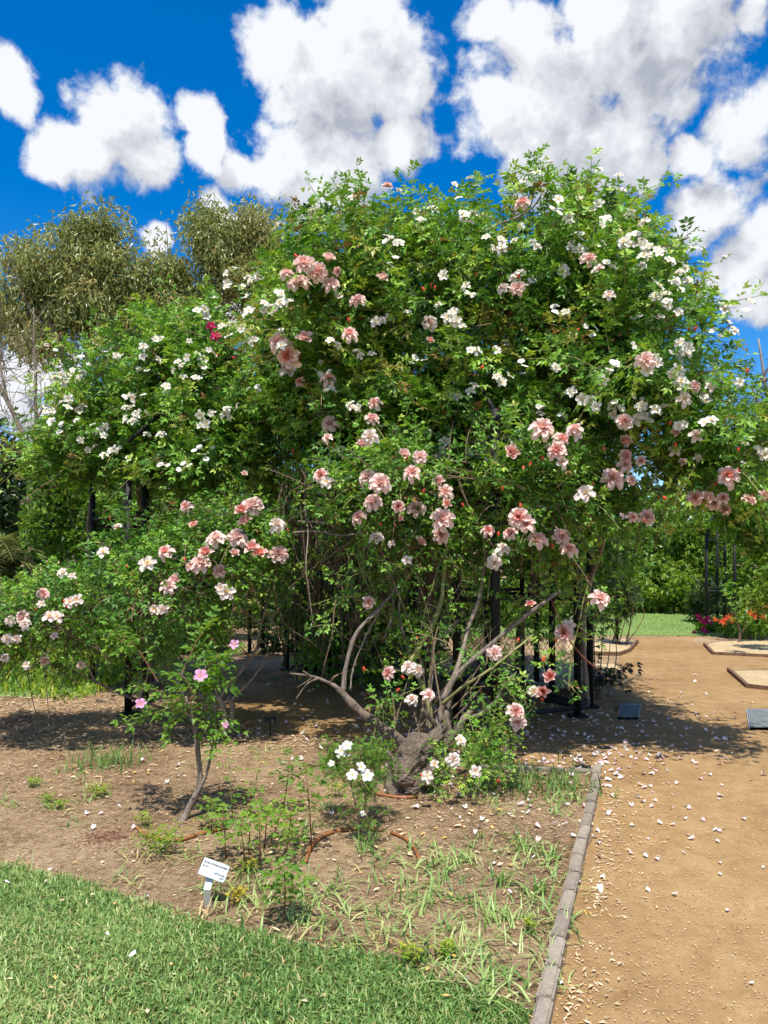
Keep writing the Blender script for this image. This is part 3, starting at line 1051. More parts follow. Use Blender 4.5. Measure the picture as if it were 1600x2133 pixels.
# ------------------------------------------------------------------ the arbour (black metal)
arb = thing('garden_arbour', 'black metal arbour of posts, rails and wire mesh inside the climbing roses', 'arbour', (0, 9.0, 0))
def post(u, v, top=2.7, w=0.075, name='post'):
    g_ = G(u, v)
    MB().tube(np.array([[g_[0], g_[1], 0.0], [g_[0], g_[1], top * 0.5], [g_[0], g_[1], top]]), w / 2, 8).build(name, M['black_metal'], arb, True)
    MB().box((g_[0], g_[1], 0.012), (w * 2.2, w * 2.2, 0.024)).build('base_plate', M['black_metal'], arb)
    return g_
def rail(a, b, z, w=0.045, name='rail', z2=None):
    p = np.array([[a[0], a[1], z], [(a[0] + b[0]) / 2, (a[1] + b[1]) / 2, z if z2 is None else (z + z2) / 2], [b[0], b[1], z if z2 is None else z2]])
    MB().tube(p, w / 2, 6).build(name, M['black_metal'], arb, True)
def wire_panel(a, b, z0, z1, cell=0.09):
    a, b = np.array(a[:2]), np.array(b[:2])
    L = np.linalg.norm(b - a)
    H = z1 - z0
    mb = MB()
    n = int((L + H) / cell)
    dirn = (b - a) / L
    for k in range(n):
        for s in (1, -1):
            x0 = -H + k * cell
            seg = []
            t0, t1 = max(0, -x0), min(H, L - x0)
            if t1 <= t0 + 0.01:
                continue
            for t in (t0, (t0 + t1) / 2, t1):
                z = z0 + t if s > 0 else z1 - t
                q = a + dirn * (x0 + t)
                seg.append([q[0], q[1], z])
            mb.tube(np.array(seg), 0.0028, 3, cap=False)
    o = mb.build('wire_mesh', M['black_metal'], arb)
pA1, pA2 = post(1032, 1583), post(952, 1530)
pB1, pB2 = post(1203, 1494, 2.9), post(1229, 1474, 2.9)
pC1, pC2 = post(267, 1490, 2.3), post(303, 1466, 2.3)
pD1, pD2 = post(193, 1424, 2.7, 0.07), post(312, 1412, 2.7, 0.06)
pE1, pE2 = post(597, 1396, 2.8), post(620, 1390, 2.8)
pF1, pF2 = post(660, 1404, 2.8, 0.09), post(684, 1400, 2.8, 0.09)
pH1, pH2 = post(1015, 1432, 2.8, 0.07), post(1088, 1425, 2.8, 0.06)
pI1, pI2 = post(896, 1428, 2.8, 0.09), post(848, 1420, 2.8, 0.07)
pJ1, pJ2 = post(520, 1362, 2.7, 0.06), post(548, 1362, 2.7, 0.06)
pK = post(1285, 1342, 2.7, 0.06)
pL1, pL2, pL3, pL4 = post(1150, 1462, 2.7, 0.07), post(1118, 1420, 2.7, 0.07), post(868, 1452, 2.7, 0.08), post(636, 1398, 2.7, 0.08)
for a_, b_ in ((pL1, pL2), (pL3, pI2), (pL4, pF1)):
    for z_ in (0.3, 1.2, 2.1):
        rail(a_, b_, z_)
for a, b, zs in ((pB1, pB2, (0.06, 0.10, 1.15, 2.0, 2.7)), (pC1, pC2, (0.08, 0.4, 2.0)), (pA1, pA2, (0.5, 1.2, 2.0)), (pE1, pE2, (0.3, 1.2, 2.0)), (pF1, pF2, (0.3, 1.2, 2.0)), (pA2, pB1, (1.18, 0.1, 2.1)), (pH1, pB1, (1.14, 0.09, 0.14)),
                 (pI1, pH1, (1.16, 0.1)), (pD1, pD2, (1.98, 1.92, 0.9)), (pC2, pD1, (0.45, 0.50, 2.0)), (pD2, pE1, (1.99, 2.4)), (pJ1, pJ2, (1.0, 1.8)), (pE2, pF1, (2.5,)), (pF2, pI2, (2.5, 0.1)), (pI2, pI1, (1.2, 2.5)), (pJ2, pE1, (2.4,)), (pD2, pJ1, (1.1, 1.15, 2.2)), (pH2, pK, (1.1, 2.2)), (pH1, pH2, (1.15, 2.3))):
    for z in zs:
        rail(a, b, z)
for a, b, z0, z1 in ((pH1, pB1, 0.12, 1.12), (pI1, pH1, 0.12, 1.14), (pD1, pD2, 0.95, 1.9), (pA2, pH1, 0.15, 1.15), (pJ1, pJ2, 0.1, 1.75), (pD2, pJ1, 0.1, 1.08)):
    wire_panel(a, b, z0, z1)
apex = np.array([-0.1, 9.2, 4.1])
for q in (pA1, pB1, pC1, pD1, pE1, pF1, pH1, pI1):
    b = np.array([q[0], q[1], 2.68])
    pts = [b, b + (apex - b) * 0.35 + [0, 0, 0.45], b + (apex - b) * 0.7 + [0, 0, 0.3], apex]
    MB().tube(smooth_path(pts, 6), 0.022, 6).build('roof_rib', M['black_metal'], arb, True)

# ------------------------------------------------------------------ white climbing rose (main mass)
WB = Blobs([
    (1050, 690, 7.4, 280, 215, 1.5), (1265, 820, 6.7, 150, 220, 1.2), (1190, 620, 7.3, 130, 115, 1.0), (950, 590, 7.5, 120, 105, 1.0),
    (790, 665, 7.6, 145, 185, 1.3), (685, 770, 7.7, 100, 160, 1.3), (960, 880, 7.0, 275, 150, 1.0), (1430, 945, 6.2, 105, 90, 0.75), (1510, 985, 6.1, 55, 50, 0.4),
    (450, 800, 8.9, 120, 120, 1.3), (290, 880, 9.2, 125, 85, 1.2), (180, 905, 9.4, 55, 62, 1.0), (480, 890, 8.3, 150, 70, 1.0), (700, 900, 8.0, 200, 120, 1.0), (600, 740, 8.2, 70, 85, 0.9),
    (300, 940, 8.5, 130, 50, 0.8), (440, 960, 7.9, 110, 45, 0.7), (160, 960, 8.9, 60, 45, 0.6),
    (950, 830, 9.2, 330, 130, 1.3)])
CURT = Blobs([(720, 1190, 10.2, 110, 190, 0.35), (850, 1220, 9.9, 75, 180, 0.3), (640, 1120, 10.4, 60, 120, 0.3), (1180, 1120, 9.4, 60, 90, 0.3), (1270, 1130, 9.0, 45, 90, 0.3), (560, 1070, 10.6, 70, 80, 0.3), (700, 1260, 9.4, 100, 140, 0.28), (800, 1280, 9.2, 80, 120, 0.28), (930, 1130, 9.6, 60, 110, 0.25), (1080, 1110, 9.5, 60, 80, 0.25)])  # curtains of darker leaves, added to darken the hollow under the canopy
white = thing('climbing_rose', 'huge white-flowered climbing rose heaped over the black arbour', 'climbing rose', (0.4, 8.0, 0))
r1 = np.random.default_rng(3)
S1 = [shoots(WB, 6600, r1, (0.26, 0.58), (0.145, 0.235), 9, 0.36, 0.35, 0.75, 0.27, 0.65, 0.7, (0.54, 0.24))]
# long arching shoots that break the outline
p_, n_ = WB.surface(420, r1, 0.1)
w_ = (n_[:, 2] > 0.25)
SB = Blobs.__new__(Blobs)
long_ = shoots(WB, 420, r1, (0.6, 1.0), (0.15, 0.22), 12, 0.1, 0.6, 0.9, 0.1, 0.3, 0.5, (0.62, 0.12), 0.15)
S1.append(long_)
SC = [shoots(CURT, 1500, r1, (0.3, 0.6), (0.17, 0.24), 8, 0.2, -0.4, 0.5, 0.1, 0.4, 0.5, (0.35, 0.15))]
A_white = bake_leaves('foliage', white, S1, M['rose_leaf'], COMP7[:3] + COMP5[:4], 300)
stems_mesh('twigs', white, S1, M['green_cane'], 0.005)
bake_leaves('shading_foliage', white, SC, M['rose_leaf'], COMP5S, 0)

# deeper, older wood; darker leaves added inside the mass to block light
def inner_tangle(root, bl, n, rng_, rad=0.006, length=(0.4, 0.9), depth=(0.35, 0.8), name='inner_canes', mat='twig'):
    p, nn = bl.surface(n, rng_, 0.0)
    mb = MB()
    for i in range(len(p)):
        q = p[i] - nn[i] * rng_.uniform(*depth)
        d = nrm(rng_.normal(size=3) + np.array([0, 0, 0.2]) - 0.2 * nn[i])
        L = rng_.uniform(*length)
        bend = rng_.normal(0, 0.25, 3)
        k = np.linspace(0, 1, 6)[:, None]
        pts = q + d * L * k + bend * L * k ** 2 + np.array([0, 0, -0.3]) * L * k ** 2
        mb.tube(pts, np.linspace(rad, rad * 0.5, 6) * rng_.uniform(0.6, 1.5), 4, cap=False)
    o = mb.build(name, M[mat], root)
    o['kind'] = 'stuff'
inner_tangle(white, WB, 520, r1, 0.008)
infill = shoots(WB, 3200, r1, (0.3, 0.6), (0.20, 0.27), 8, 0.35, 0.0, 0.3, 0.0, 0.1, 0.4, (0.35, 0.15))
for k_ in ('P',):
    nn_ = WB.normal(infill['P'])
    infill['P'] = infill['P'] - nn_ * 0.35
mbo = MB()
for i, tm in enumerate(COMP5S):
    w = np.arange(i, len(infill['S']), 6)
    place(mbo, tm, infill['P'][w], infill['D'][w], infill['U'][w], infill['S'][w], infill['T'][w])
oo = mbo.build('shading_leaves', M['rose_leaf'], white)
oo['kind'] = 'stuff'
# woody trunks of the white rose inside the arbour
canes(white, [
    ([(905, 1440, 9.0), (890, 1300, 8.8), (900, 1180, 8.6), (870, 1000, 8.3)], 42, 26, 'old_bark'),
    ([(1075, 1430, 8.8), (1085, 1300, 8.8), (1120, 1180, 8.6), (1160, 1000, 8.2)], 22, 14, 'old_bark'),
    ([(870, 1425, 9.2), (820, 1280, 9.0), (760, 1150, 8.8), (700, 1000, 8.4)], 26, 16, 'old_bark'),
    ([(1225, 1470, 7.8), (1215, 1300, 7.7), (1250, 1150, 7.5), (1300, 1000, 7.2)], 16, 9, 'cane'),
    ([(310, 1420, 9.2), (330, 1250, 9.2), (300, 1100, 9.2), (280, 950, 9.2)], 26, 16, 'old_bark'),
    ([(205, 1420, 9.6), (195, 1250, 9.5), (183, 1100, 9.4), (200, 980, 9.3)], 10, 6, 'grey_cane'),
    ([(700, 1405, 9.8), (690, 1280, 9.6), (640, 1150, 9.0), (560, 1000, 8.6)], 24, 14, 'old_bark'),
    ([(725, 600, 6.6), (800, 650, 6.5), (820, 690, 6.55), (880, 740, 6.6)], 7, 4, 'cane'),
    ([(700, 665, 6.5), (750, 660, 6.45), (790, 685, 6.5)], 7, 5, 'cane'),
    ([(975, 505, 6.4), (1030, 470, 6.4), (1100, 440, 6.5), (1130, 400, 6.6)], 6, 4, 'cane'),
    ([(1180, 675, 6.2), (1240, 710, 6.1), (1290, 760, 6.1)], 5, 3, 'twig'),
    ([(1420, 795, 6.0), (1480, 795, 6.0), (1530, 800, 6.0)], 5, 4, 'twig'),
    ([(1500, 850, 6.2), (1560, 855, 6.0), (1640, 875, 5.9)], 6, 4, 'green_cane'),
    ([(1250, 770, 6.1), (1320, 785, 6.1), (1360, 790, 6.1)], 5, 4, 'twig'),
    ([(700, 505, 7.0), (660, 505, 7.0), (620, 495, 7.0)], 5, 3, 'twig')])

LEAVES = {}
WHITE = [(960, 395, 4), (897, 440, 3), (970, 435, 4), (740, 405, 1), (698, 385, 1), (655, 443, 2), (585, 470, 1), (835, 505, 2), (835, 392, 1), (1110, 385, 2), (1265, 368, 4), (1300, 388, 2), (1165, 448, 3), (1210, 450, 3), (1247, 475, 2), (1315, 440, 2), (1310, 485, 5),
    (1215, 510, 5), (1048, 520, 3), (1045, 490, 3), (1070, 485, 2), (1110, 510, 2), (1175, 557, 3), (1075, 575, 3), (965, 590, 3), (1330, 528, 5), (1352, 535, 4), (1395, 558, 3), (1420, 572, 3), (1365, 605, 3), (1375, 630, 4), (1518, 655, 3), (1530, 690, 2), (930, 672, 3), (950, 668, 3), (930, 645, 2),
    (990, 728, 3), (1055, 785, 3), (965, 810, 4), (955, 848, 2), (1005, 930, 6), (935, 930, 3), (1085, 930, 3), (1203, 832, 3), (1233, 845, 2), (1270, 860, 2), (1373, 752, 8), (1405, 770, 5), (1408, 803, 2), (1330, 857, 3), (1355, 860, 2), (1412, 870, 4), (1490, 870, 2), (1420, 940, 2), (1548, 940, 4),
    (910, 965, 4), (820, 893, 1), (752, 733, 3), (795, 660, 3), (690, 720, 2), (735, 835, 2), (700, 950, 1), (1160, 770, 2), (820, 1135, 1), (1130, 930, 1),
    (440, 618, 2), (475, 605, 2), (490, 578, 4), (525, 575, 4), (510, 640, 4), (558, 630, 5), (580, 630, 3), (475, 670, 3), (508, 682, 3), (433, 655, 3), (605, 615, 2), (580, 700, 2), (468, 700, 1), (443, 742, 2),
    (245, 742, 2), (340, 705, 2), (300, 732, 3), (405, 730, 3), (380, 765, 3), (382, 782, 2), (410, 785, 2), (335, 805, 2), (110, 778, 4), (132, 780, 3), (80, 785, 2), (185, 778, 2), (170, 850, 4), (165, 880, 2), (135, 840, 2), (115, 870, 2), (215, 890, 3), (210, 905, 2), (180, 920, 3), (230, 940, 3), (255, 948, 3),
    (270, 852, 5), (265, 865, 3), (305, 850, 2), (350, 912, 2), (305, 905, 1), (425, 870, 3), (455, 868, 4), (500, 868, 4), (497, 830, 3), (440, 840, 2), (475, 840, 1), (195, 995, 2), (175, 1030, 1), (312, 960, 2), (270, 970, 2), (328, 1013, 1), (390, 915, 1), (425, 920, 1), (470, 995, 1), (60, 840, 2)]
def leaf_field(*sets):
    p = np.concatenate([a_['P'] + nrm(a_['D']) * a_['S'][:, None] * 0.5 for a_ in sets])
    d_ = p[:, 1]
    return 800 + p[:, 0] / d_ * F, HV - (p[:, 2] - CAMZ) / d_ * F, d_
def drop_on(field, u, v, off=0.05, default=7.5, rad=20, rank=1):
    """in front of the outermost leaves that the sight line to (u, v) passes"""
    fu, fv, fd = field
    for r_ in (rad, rad * 1.6):
        w_ = (np.abs(fu - u) < r_) & (np.abs(fv - v) < r_)
        if w_.sum() > rank:
            ds = np.sort(fd[w_])
            d_ = ds[rank] - off
            return P(u, v, d_), d_
    k_ = int(np.argmin((fu - u) ** 2 + (fv - v) ** 2))
    return P(fu[k_], fv[k_], fd[k_] - off * 0.5), fd[k_] - off * 0.5
FW = leaf_field(A_white)
nw = 0
for (u, v, n) in WHITE:
    p, d = drop_on(FW, u, v, 0.07)
    nn = WB.normal(p)
    for k in range(n):
        if nw >= 300:
            break
        spread = 0.022 + 0.017 * n
        q = p + np.array([random.gauss(0, spread * 0.75), random.gauss(0, 0.03), random.gauss(0, spread * 0.65)])
        face = nn * 0.6 + np.array([0, -0.9, 0.85]) + np.array([random.gauss(0, 0.6) for _ in range(3)])
        put_flower('white', white, q, face, random.uniform(0.062, 0.095), 'white_bloom')
        nw += 1
# the many small, far blooms: one mass
wm = FL['white'][0]
tb = MB()
Vw = np.array([v_.co[:] for v_ in wm.vertices])
SM = [(np.array([[0, 0, 0.02], [-0.27, 0.36, 0.12], [0.27, 0.36, 0.12], [0, 0.52, 0.10]]), np.array([[0, 2, 3], [0, 3, 1]]))]
for k in range(160):
    if k % 3 == 0:
        cu, cv = random.choice([(random.uniform(90, 560), random.uniform(700, 1000)), (random.uniform(600, 1500), random.uniform(400, 900)), (random.uniform(1100, 1560), random.uniform(430, 900))])
    u, v = cu + random.gauss(0, 9), cv + random.gauss(0, 8)
    p, d = drop_on(FW, u, v, 0.03, None)
    if d is None:
        continue
    f = Vector((random.gauss(0, 0.5), -0.9 + random.gauss(0, 0.4), 0.9)).normalized()
    R3 = np.array((f.to_track_quat('Z', 'Y') @ Euler((0, 0, random.uniform(0, 6))).to_quaternion()).to_matrix())
    s_ = random.uniform(0.05, 0.075)
    for q_ in range(5):
        a_ = q_ * 1.2566
        Rz = np.array([[math.cos(a_), -math.sin(a_), 0], [math.sin(a_), math.cos(a_), 0], [0, 0, 1]])
        tb.add((SM[0][0] @ Rz.T @ R3.T) * s_ + p, SM[0][1], 0.1)
    c_ = np.array([[-0.1, 0, 0.1], [0, -0.1, 0.1], [0.1, 0, 0.1], [0, 0.1, 0.1]])
    tb.add((c_ @ R3.T) * s_ + p, [[0, 1, 2, 3]], 0.5, 1)
o = tb.build('small_blooms', [M['white'], M['yellow']], white)
o['kind'] = 'stuff'
for (u, v) in ((440, 680), (450, 699)):
    p, d = drop_on(FW, u, v, 0.05)
    put_flower('magenta', white, p, (0, -1, 0.3), 0.10, 'magenta_bloom')

# ------------------------------------------------------------------ pink climbing rose in front
pink = thing('climbing_rose', 'gnarled pink climbing rose with twisted bare canes in front of the arbour', 'climbing rose', tuple(G(850, 1640)))
PB = Blobs([(870, 1010, 5.9, 180, 85, 0.45), (1120, 1060, 5.9, 105, 85, 0.4), (1000, 960, 6.0, 220, 60, 0.45), (770, 1075, 6.2, 110, 70, 0.3), (930, 1120, 6.0, 130, 60, 0.28), (1100, 1130, 5.9, 100, 55, 0.28), (1240, 1060, 6.2, 100, 50, 0.3)])
PS = Blobs([(1190, 1290, 5.7, 75, 60, 0.35), (1130, 1400, 5.5, 75, 55, 0.3), (1085, 1470, 5.4, 40, 40, 0.2), (1020, 1110, 5.9, 60, 60, 0.3), (760, 1180, 5.8, 55, 60, 0.3), (855, 1170, 5.8, 40, 50, 0.2), (800, 1470, 5.3, 45, 32, 0.2), (700, 1310, 5.6, 40, 35, 0.2), (950, 1330, 5.8, 70, 70, 0.3), (1180, 1370, 5.7, 40, 60, 0.25), (850, 1400, 5.6, 40, 40, 0.25), (1240, 1330, 5.9, 40, 60, 0.25), (1010, 1240, 6.3, 60, 50, 0.25), (1090, 1320, 6.2, 55, 45, 0.22), (960, 1420, 5.9, 45, 40, 0.2), (830, 1320, 6.1, 50, 60, 0.25), (740, 1240, 6.0, 45, 45, 0.2), (1150, 1230, 6.1, 60, 40, 0.25)])
PG = Blobs([(965, 1590, 5.15, 75, 42, 0.22), (1010, 1550, 5.2, 40, 40, 0.2), (900, 1610, 5.1, 30, 25, 0.15)])
r2 = np.random.default_rng(5)
S2 = [shoots(PB, 1050, r2, (0.2, 0.45), (0.13, 0.19), 8, 0.35, 0.1, 0.8, 0.1, 0.5, 0.8, (0.42, 0.2)), shoots(PS, 240, r2, (0.15, 0.35), (0.10, 0.16), 6, 0.2, 0.25, 0.8, 0.05, 0.4, 0.6, (0.5, 0.16)), shoots(PG, 150, r2, (0.10, 0.22), (0.07, 0.11), 6, 0.12, 0.4, 0.8, 0.03, 0.3, 0.5, (0.6, 0.15))]
A_pink = bake_leaves('foliage', pink, S2, M['rose_leaf'], COMP5, 300)
stems_mesh('twigs', pink, S2, M['green_cane'], 0.004)
inner_tangle(pink, PB, 130, r2, 0.006, (0.3, 0.6), (0.15, 0.45))
# gnarled stump
sp = smooth_path([P(835, 1648, 5.15), P(845, 1615, 5.15), P(868, 1580, 5.2), P(895, 1550, 5.3), P(920, 1525, 5.4)], 9)
rad = np.interp(np.linspace(0, 1, len(sp)), [0, 0.12, 0.4, 0.7, 1], [0.135, 0.13, 0.115, 0.12, 0.09])
mb = MB().tube(sp, rad, 26)
V = mb.v[0]
cen = np.repeat(sp, 26, axis=0)
dirv = nrm(V - cen)
mb.v[0] = V + dirv * (0.040 * vnoise(V, 16, 1) + 0.028 * vnoise(V, 36, 2) + 0.018 * vnoise(V, 80, 3))[:, None]
mb.build('stump', M['old_bark'], pink, False)
for pts, a, b in (([(890, 1640, 5.1), (888, 1610, 5.15), (905, 1570, 5.25), (935, 1530, 5.4)], 34, 40), ([(812, 1655, 5.05), (822, 1630, 5.12), (845, 1600, 5.18)], 18, 40)):
    q = smooth_path([P(*p) for p in pts], 8)
    mb = MB().tube(q, np.linspace(a, b, len(q)) / 2 * 5.2 / F, 16)
    V = mb.v[0]
    cen = np.repeat(q, 16, axis=0)
    mb.v[0] = V + nrm(V - cen) * (0.018 * vnoise(V, 20, 1) + 0.010 * vnoise(V, 50, 2))[:, None]
    mb.build('root_flare', M['old_bark'], pink, False)
canes(pink, [
    ([(870, 1570, 5.25), (800, 1520, 5.3), (745, 1478, 5.4), (708, 1438, 5.5)], 34, 18, 'old_bark'),
    ([(712, 1442, 5.5), (690, 1425, 5.5), (655, 1410, 5.5), (605, 1403, 5.45)], 13, 4, 'grey_cane'),
    ([(665, 1412, 5.5), (640, 1425, 5.45), (615, 1455, 5.4)], 6, 2, 'grey_cane'), ([(690, 1425, 5.5), (700, 1412, 5.5), (725, 1400, 5.6), (745, 1385, 5.6)], 6, 2, 'twig'), ([(650, 1410, 5.5), (632, 1398, 5.45), (648, 1412, 5.45), (618, 1432, 5.4)], 4, 2, 'twig'),
    ([(716, 1445, 5.5), (722, 1390, 5.55), (742, 1320, 5.6), (778, 1280, 5.7), (815, 1240, 5.9), (850, 1200, 6.1)], 13, 8, 'grey_cane'),
    ([(905, 1540, 5.4), (920, 1470, 5.5), (950, 1410, 5.55), (1000, 1360, 5.6), (1090, 1290, 5.6), (1165, 1235, 5.7)], 18, 9, 'grey_cane'),
    ([(890, 1550, 5.4), (895, 1480, 5.5), (870, 1410, 5.6), (842, 1395, 5.6), (880, 1345, 5.7), (915, 1270, 5.8), (925, 1200, 5.9), (925, 1140, 6.0)], 13, 10, 'green_cane'),
    ([(893, 1450, 5.6), (900, 1400, 5.7), (905, 1340, 5.8), (930, 1320, 5.85), (955, 1290, 5.9)], 10, 6, 'cane'),
    ([(920, 1455, 5.5), (955, 1390, 5.6), (975, 1310, 5.8), (1000, 1230, 5.9), (1012, 1150, 6.0), (1015, 1060, 6.1)], 12, 8, 'cane'),
    ([(965, 1500, 5.4), (1000, 1488, 5.4), (1030, 1460, 5.4), (1052, 1420, 5.45), (1075, 1400, 5.5)], 11, 6, 'grey_cane'),
    ([(950, 1530, 5.4), (965, 1500, 5.4), (985, 1480, 5.45)], 22, 14, 'grey_cane'),
    ([(918, 1465, 5.5), (960, 1435, 5.4), (1005, 1405, 5.35), (1060, 1365, 5.4), (1110, 1325, 5.5)], 9, 5, 'green_cane'),
    ([(908, 1535, 5.35), (906, 1510, 5.3), (893, 1492, 5.28), (880, 1480, 5.25)], 14, 12, 'old_bark'),
    ([(880, 1555, 5.3), (890, 1500, 5.45), (885, 1450, 5.6), (860, 1380, 5.7), (835, 1305, 5.8), (830, 1250, 5.9)], 12, 6, 'old_bark'),
    ([(935, 1530, 5.4), (930, 1480, 5.5), (945, 1440, 5.6)], 20, 12, 'old_bark'),
    ([(868, 1572, 5.1), (885, 1545, 5.1), (905, 1530, 5.1), (925, 1510, 5.15)], 5, 2, 'cane'),
    ([(1008, 1150, 5.9), (1010, 1120, 5.9), (1030, 1070, 6.0), (1045, 1010, 6.1)], 6, 5, 'green_cane'),
    ([(635, 1045, 6.1), (640, 1110, 5.9), (637, 1190, 5.8), (645, 1240, 5.8), (650, 1305, 5.8)], 4, 2, 'cane'),
    ([(655, 1030, 6.1), (662, 1080, 6.0), (655, 1140, 5.9)], 3, 2, 'twig'),
    ([(610, 1110, 6.2), (660, 1105, 6.1), (720, 1115, 6.0), (790, 1100, 6.1)], 6, 4, 'grey_cane'),
    ([(620, 1085, 6.3), (680, 1090, 6.2), (740, 1120, 6.2), (800, 1180, 6.2), (820, 1260, 6.1), (800, 1330, 6.0)], 6, 4, 'cane'),
    ([(790, 1270, 5.8), (760, 1330, 5.7), (735, 1400, 5.6), (730, 1440, 5.55)], 5, 4, 'cane'),
    ([(700, 1250, 5.7), (690, 1330, 5.6), (672, 1420, 5.55)], 3, 2, 'twig'),
    ([(1095, 1470, 5.4), (1080, 1440, 5.4), (1065, 1410, 5.45)], 4, 2, 'green_cane'),
    ([(1250, 1400, 5.9), (1200, 1350, 5.8), (1170, 1300, 5.7), (1150, 1250, 5.7)], 5, 3, 'red_stem'),
    ([(1185, 1440, 5.7), (1195, 1350, 5.7), (1210, 1280, 5.7), (1225, 1215, 5.7)], 5, 3, 'green_cane')])
# tangle of dry canes hanging in the shade
mb = MB()
r3 = np.random.default_rng(9)
for k in range(14):                     # thin stems rising from the stump
    u1, v1 = r3.uniform(700, 1230), r3.uniform(1080, 1330)
    a, b = P(880 + r3.normal(0, 35), 1545 + r3.normal(0, 25), 5.4 + r3.normal(0, 0.1)), P(u1, v1, r3.uniform(5.6, 6.4))
    m_ = a * 0.5 + b * 0.5 + np.array([r3.normal(0, 0.16), r3.normal(0, 0.1), r3.normal(-0.05, 0.1)])
    mb.tube(smooth_path([a, m_, b], 6), np.linspace(0.0065, 0.0025, 13) * r3.uniform(0.5, 1.2), 4, cap=False)
for k in range(85):
    u0 = r3.uniform(560, 900)
    v0 = r3.uniform(960, 1110)
    d0 = r3.uniform(6.1, 7.6)
    u1 = u0 + r3.normal(60, 90)
    v1 = r3.uniform(1120, 1400)
    a, b = P(u0, v0, d0), P(u1, v1, d0 + r3.normal(0, 0.3))
    m_ = (a + b) / 2 + r3.normal(0, 0.22, 3)
    mb.tube(smooth_path([a, m_, b], 6), np.linspace(0.006, 0.0025, 13) * r3.uniform(0.5, 1.3), 4, cap=False)
o = mb.build('hanging_canes', M['twig'], pink)
o['kind'] = 'stuff'

mb = MB()
for k in range(110):  # dark dry canes, added to deepen the darkness inside the arbour
    u0 = r3.uniform(590, 910)
    d0 = r3.uniform(7.6, 10.0)
    a = P(u0, r3.uniform(960, 1100), d0)
    b = P(u0 + r3.normal(0, 30), min(r3.uniform(1180, 1480), HV + F * CAMZ / d0), d0)
    mb.tube(smooth_path([a, (a + b) / 2 + r3.normal(0, 0.1, 3), b], 5), np.linspace(0.008, 0.004, 11) * r3.uniform(0.6, 1.6), 4, cap=False)
o = mb.build('shading_canes', M['old_bark'], white)
o['kind'] = 'stuff'
PINK = [(633, 550, 38), (596, 570, 24), (622, 590, 36), (662, 568, 34), (683, 545, 36), (690, 592, 30), (706, 566, 24), (745, 626, 30), (797, 585, 30), (728, 696, 26), (635, 710, 40), (580, 712, 36), (600, 742, 40), (603, 772, 40), (685, 790, 26), (625, 795, 20),
    (807, 388, 18), (1088, 423, 26), (1227, 540, 28), (1247, 560, 26), (1078, 600, 26), (1048, 600, 20), (1268, 615, 24), (895, 672, 28), (895, 712, 18), (1345, 750, 32), (1425, 832, 30), (1300, 878, 30), (1447, 805, 22), (1480, 805, 22), (1450, 908, 24), (1406, 905, 26), (1298, 925, 34), (1303, 950, 26), (1302, 968, 26),
    (1276, 997, 40), (1315, 1000, 18), (1518, 992, 36), (1470, 1040, 34), (1448, 1037, 26), (1487, 1048, 26), (1510, 1062, 22), (1506, 1038, 22), (1348, 1077, 28), (1318, 1077, 18), (1295, 1075, 14), (1560, 1040, 22), (1590, 1032, 18), (1588, 943, 20), (1197, 895, 30), (1170, 915, 26), (1130, 892, 40), (1160, 940, 36), (1170, 962, 30), (1065, 945, 36), (1420, 965, 20), (1335, 960, 20),
    (780, 840, 22), (687, 883, 28), (775, 873, 26), (770, 910, 30), (752, 928, 26), (682, 912, 18), (668, 990, 28), (680, 1005, 26), (765, 995, 34), (792, 1008, 42), (777, 1047, 32), (748, 1077, 30), (838, 950, 34), (858, 985, 30), (867, 1060, 34), (830, 1055, 24), (832, 1080, 16), (875, 952, 26), (913, 1008, 36), (928, 1025, 30), (932, 1052, 28), (922, 1082, 38), (918, 1115, 30), (873, 1133, 30),
    (768, 1255, 22), (1017, 1105, 22), (1063, 1112, 26), (1080, 1078, 36), (1096, 1092, 30), (1120, 1125, 34), (1170, 1117, 28), (1185, 1145, 30), (1105, 1263, 26), (1175, 1318, 34), (1185, 1302, 22), (1250, 1248, 34), (1030, 1360, 30), (1147, 1410, 32), (1132, 1440, 32), (1112, 1440, 18), (1074, 1482, 28), (1079, 1504, 30), (893, 1448, 22), (810, 1402, 28)]
PALE = [(1220, 1028, 36), (1048, 1143, 24), (1030, 1172, 28), (848, 1167, 20), (785, 1120, 24), (815, 1133, 16), (850, 1390, 24), (870, 1396, 22), (858, 1457, 20), (960, 1543, 22), (945, 1582, 26), (890, 1617, 22), (905, 1592, 18), (990, 1607, 24), (735, 850, 20), (1200, 905, 26)]
ALL_ = Blobs.__new__(Blobs)
ALL_.c = np.vstack([WB.c, PB.c, PS.c, PG.c])
ALL_.r = np.vstack([WB.r, PB.r, PS.r, PG.r])
FA = leaf_field(A_white, A_pink)
def pink_flowers(lst, kind, root, bl, field, off=0.12, default=5.7, name='pink_bloom'):
    for (u, v, s) in lst:
        p, d = drop_on(field, u, v, off, default)
        nn = bl.normal(p)
        face = np.array([0, -1.0, 0.75]) + nn * 0.4 + np.array([random.gauss(0, 0.3) for _ in range(3)])
        put_flower('pale' if kind == 'pink' and random.random() < 0.18 else kind, root, p, face, s * d / F * random.uniform(1.05, 1.3), name)
        if random.random() < 0.35:
            put_bud(root, p + np.array([random.gauss(0, 0.09), random.uniform(-0.02, 0.05), random.gauss(0.02, 0.08)]), random.uniform(0.03, 0.05))
pink_flowers(PINK, 'pink', pink, ALL_, FA)
pink_flowers(PALE, 'pale', pink, ALL_, FA, name='pale_bloom')
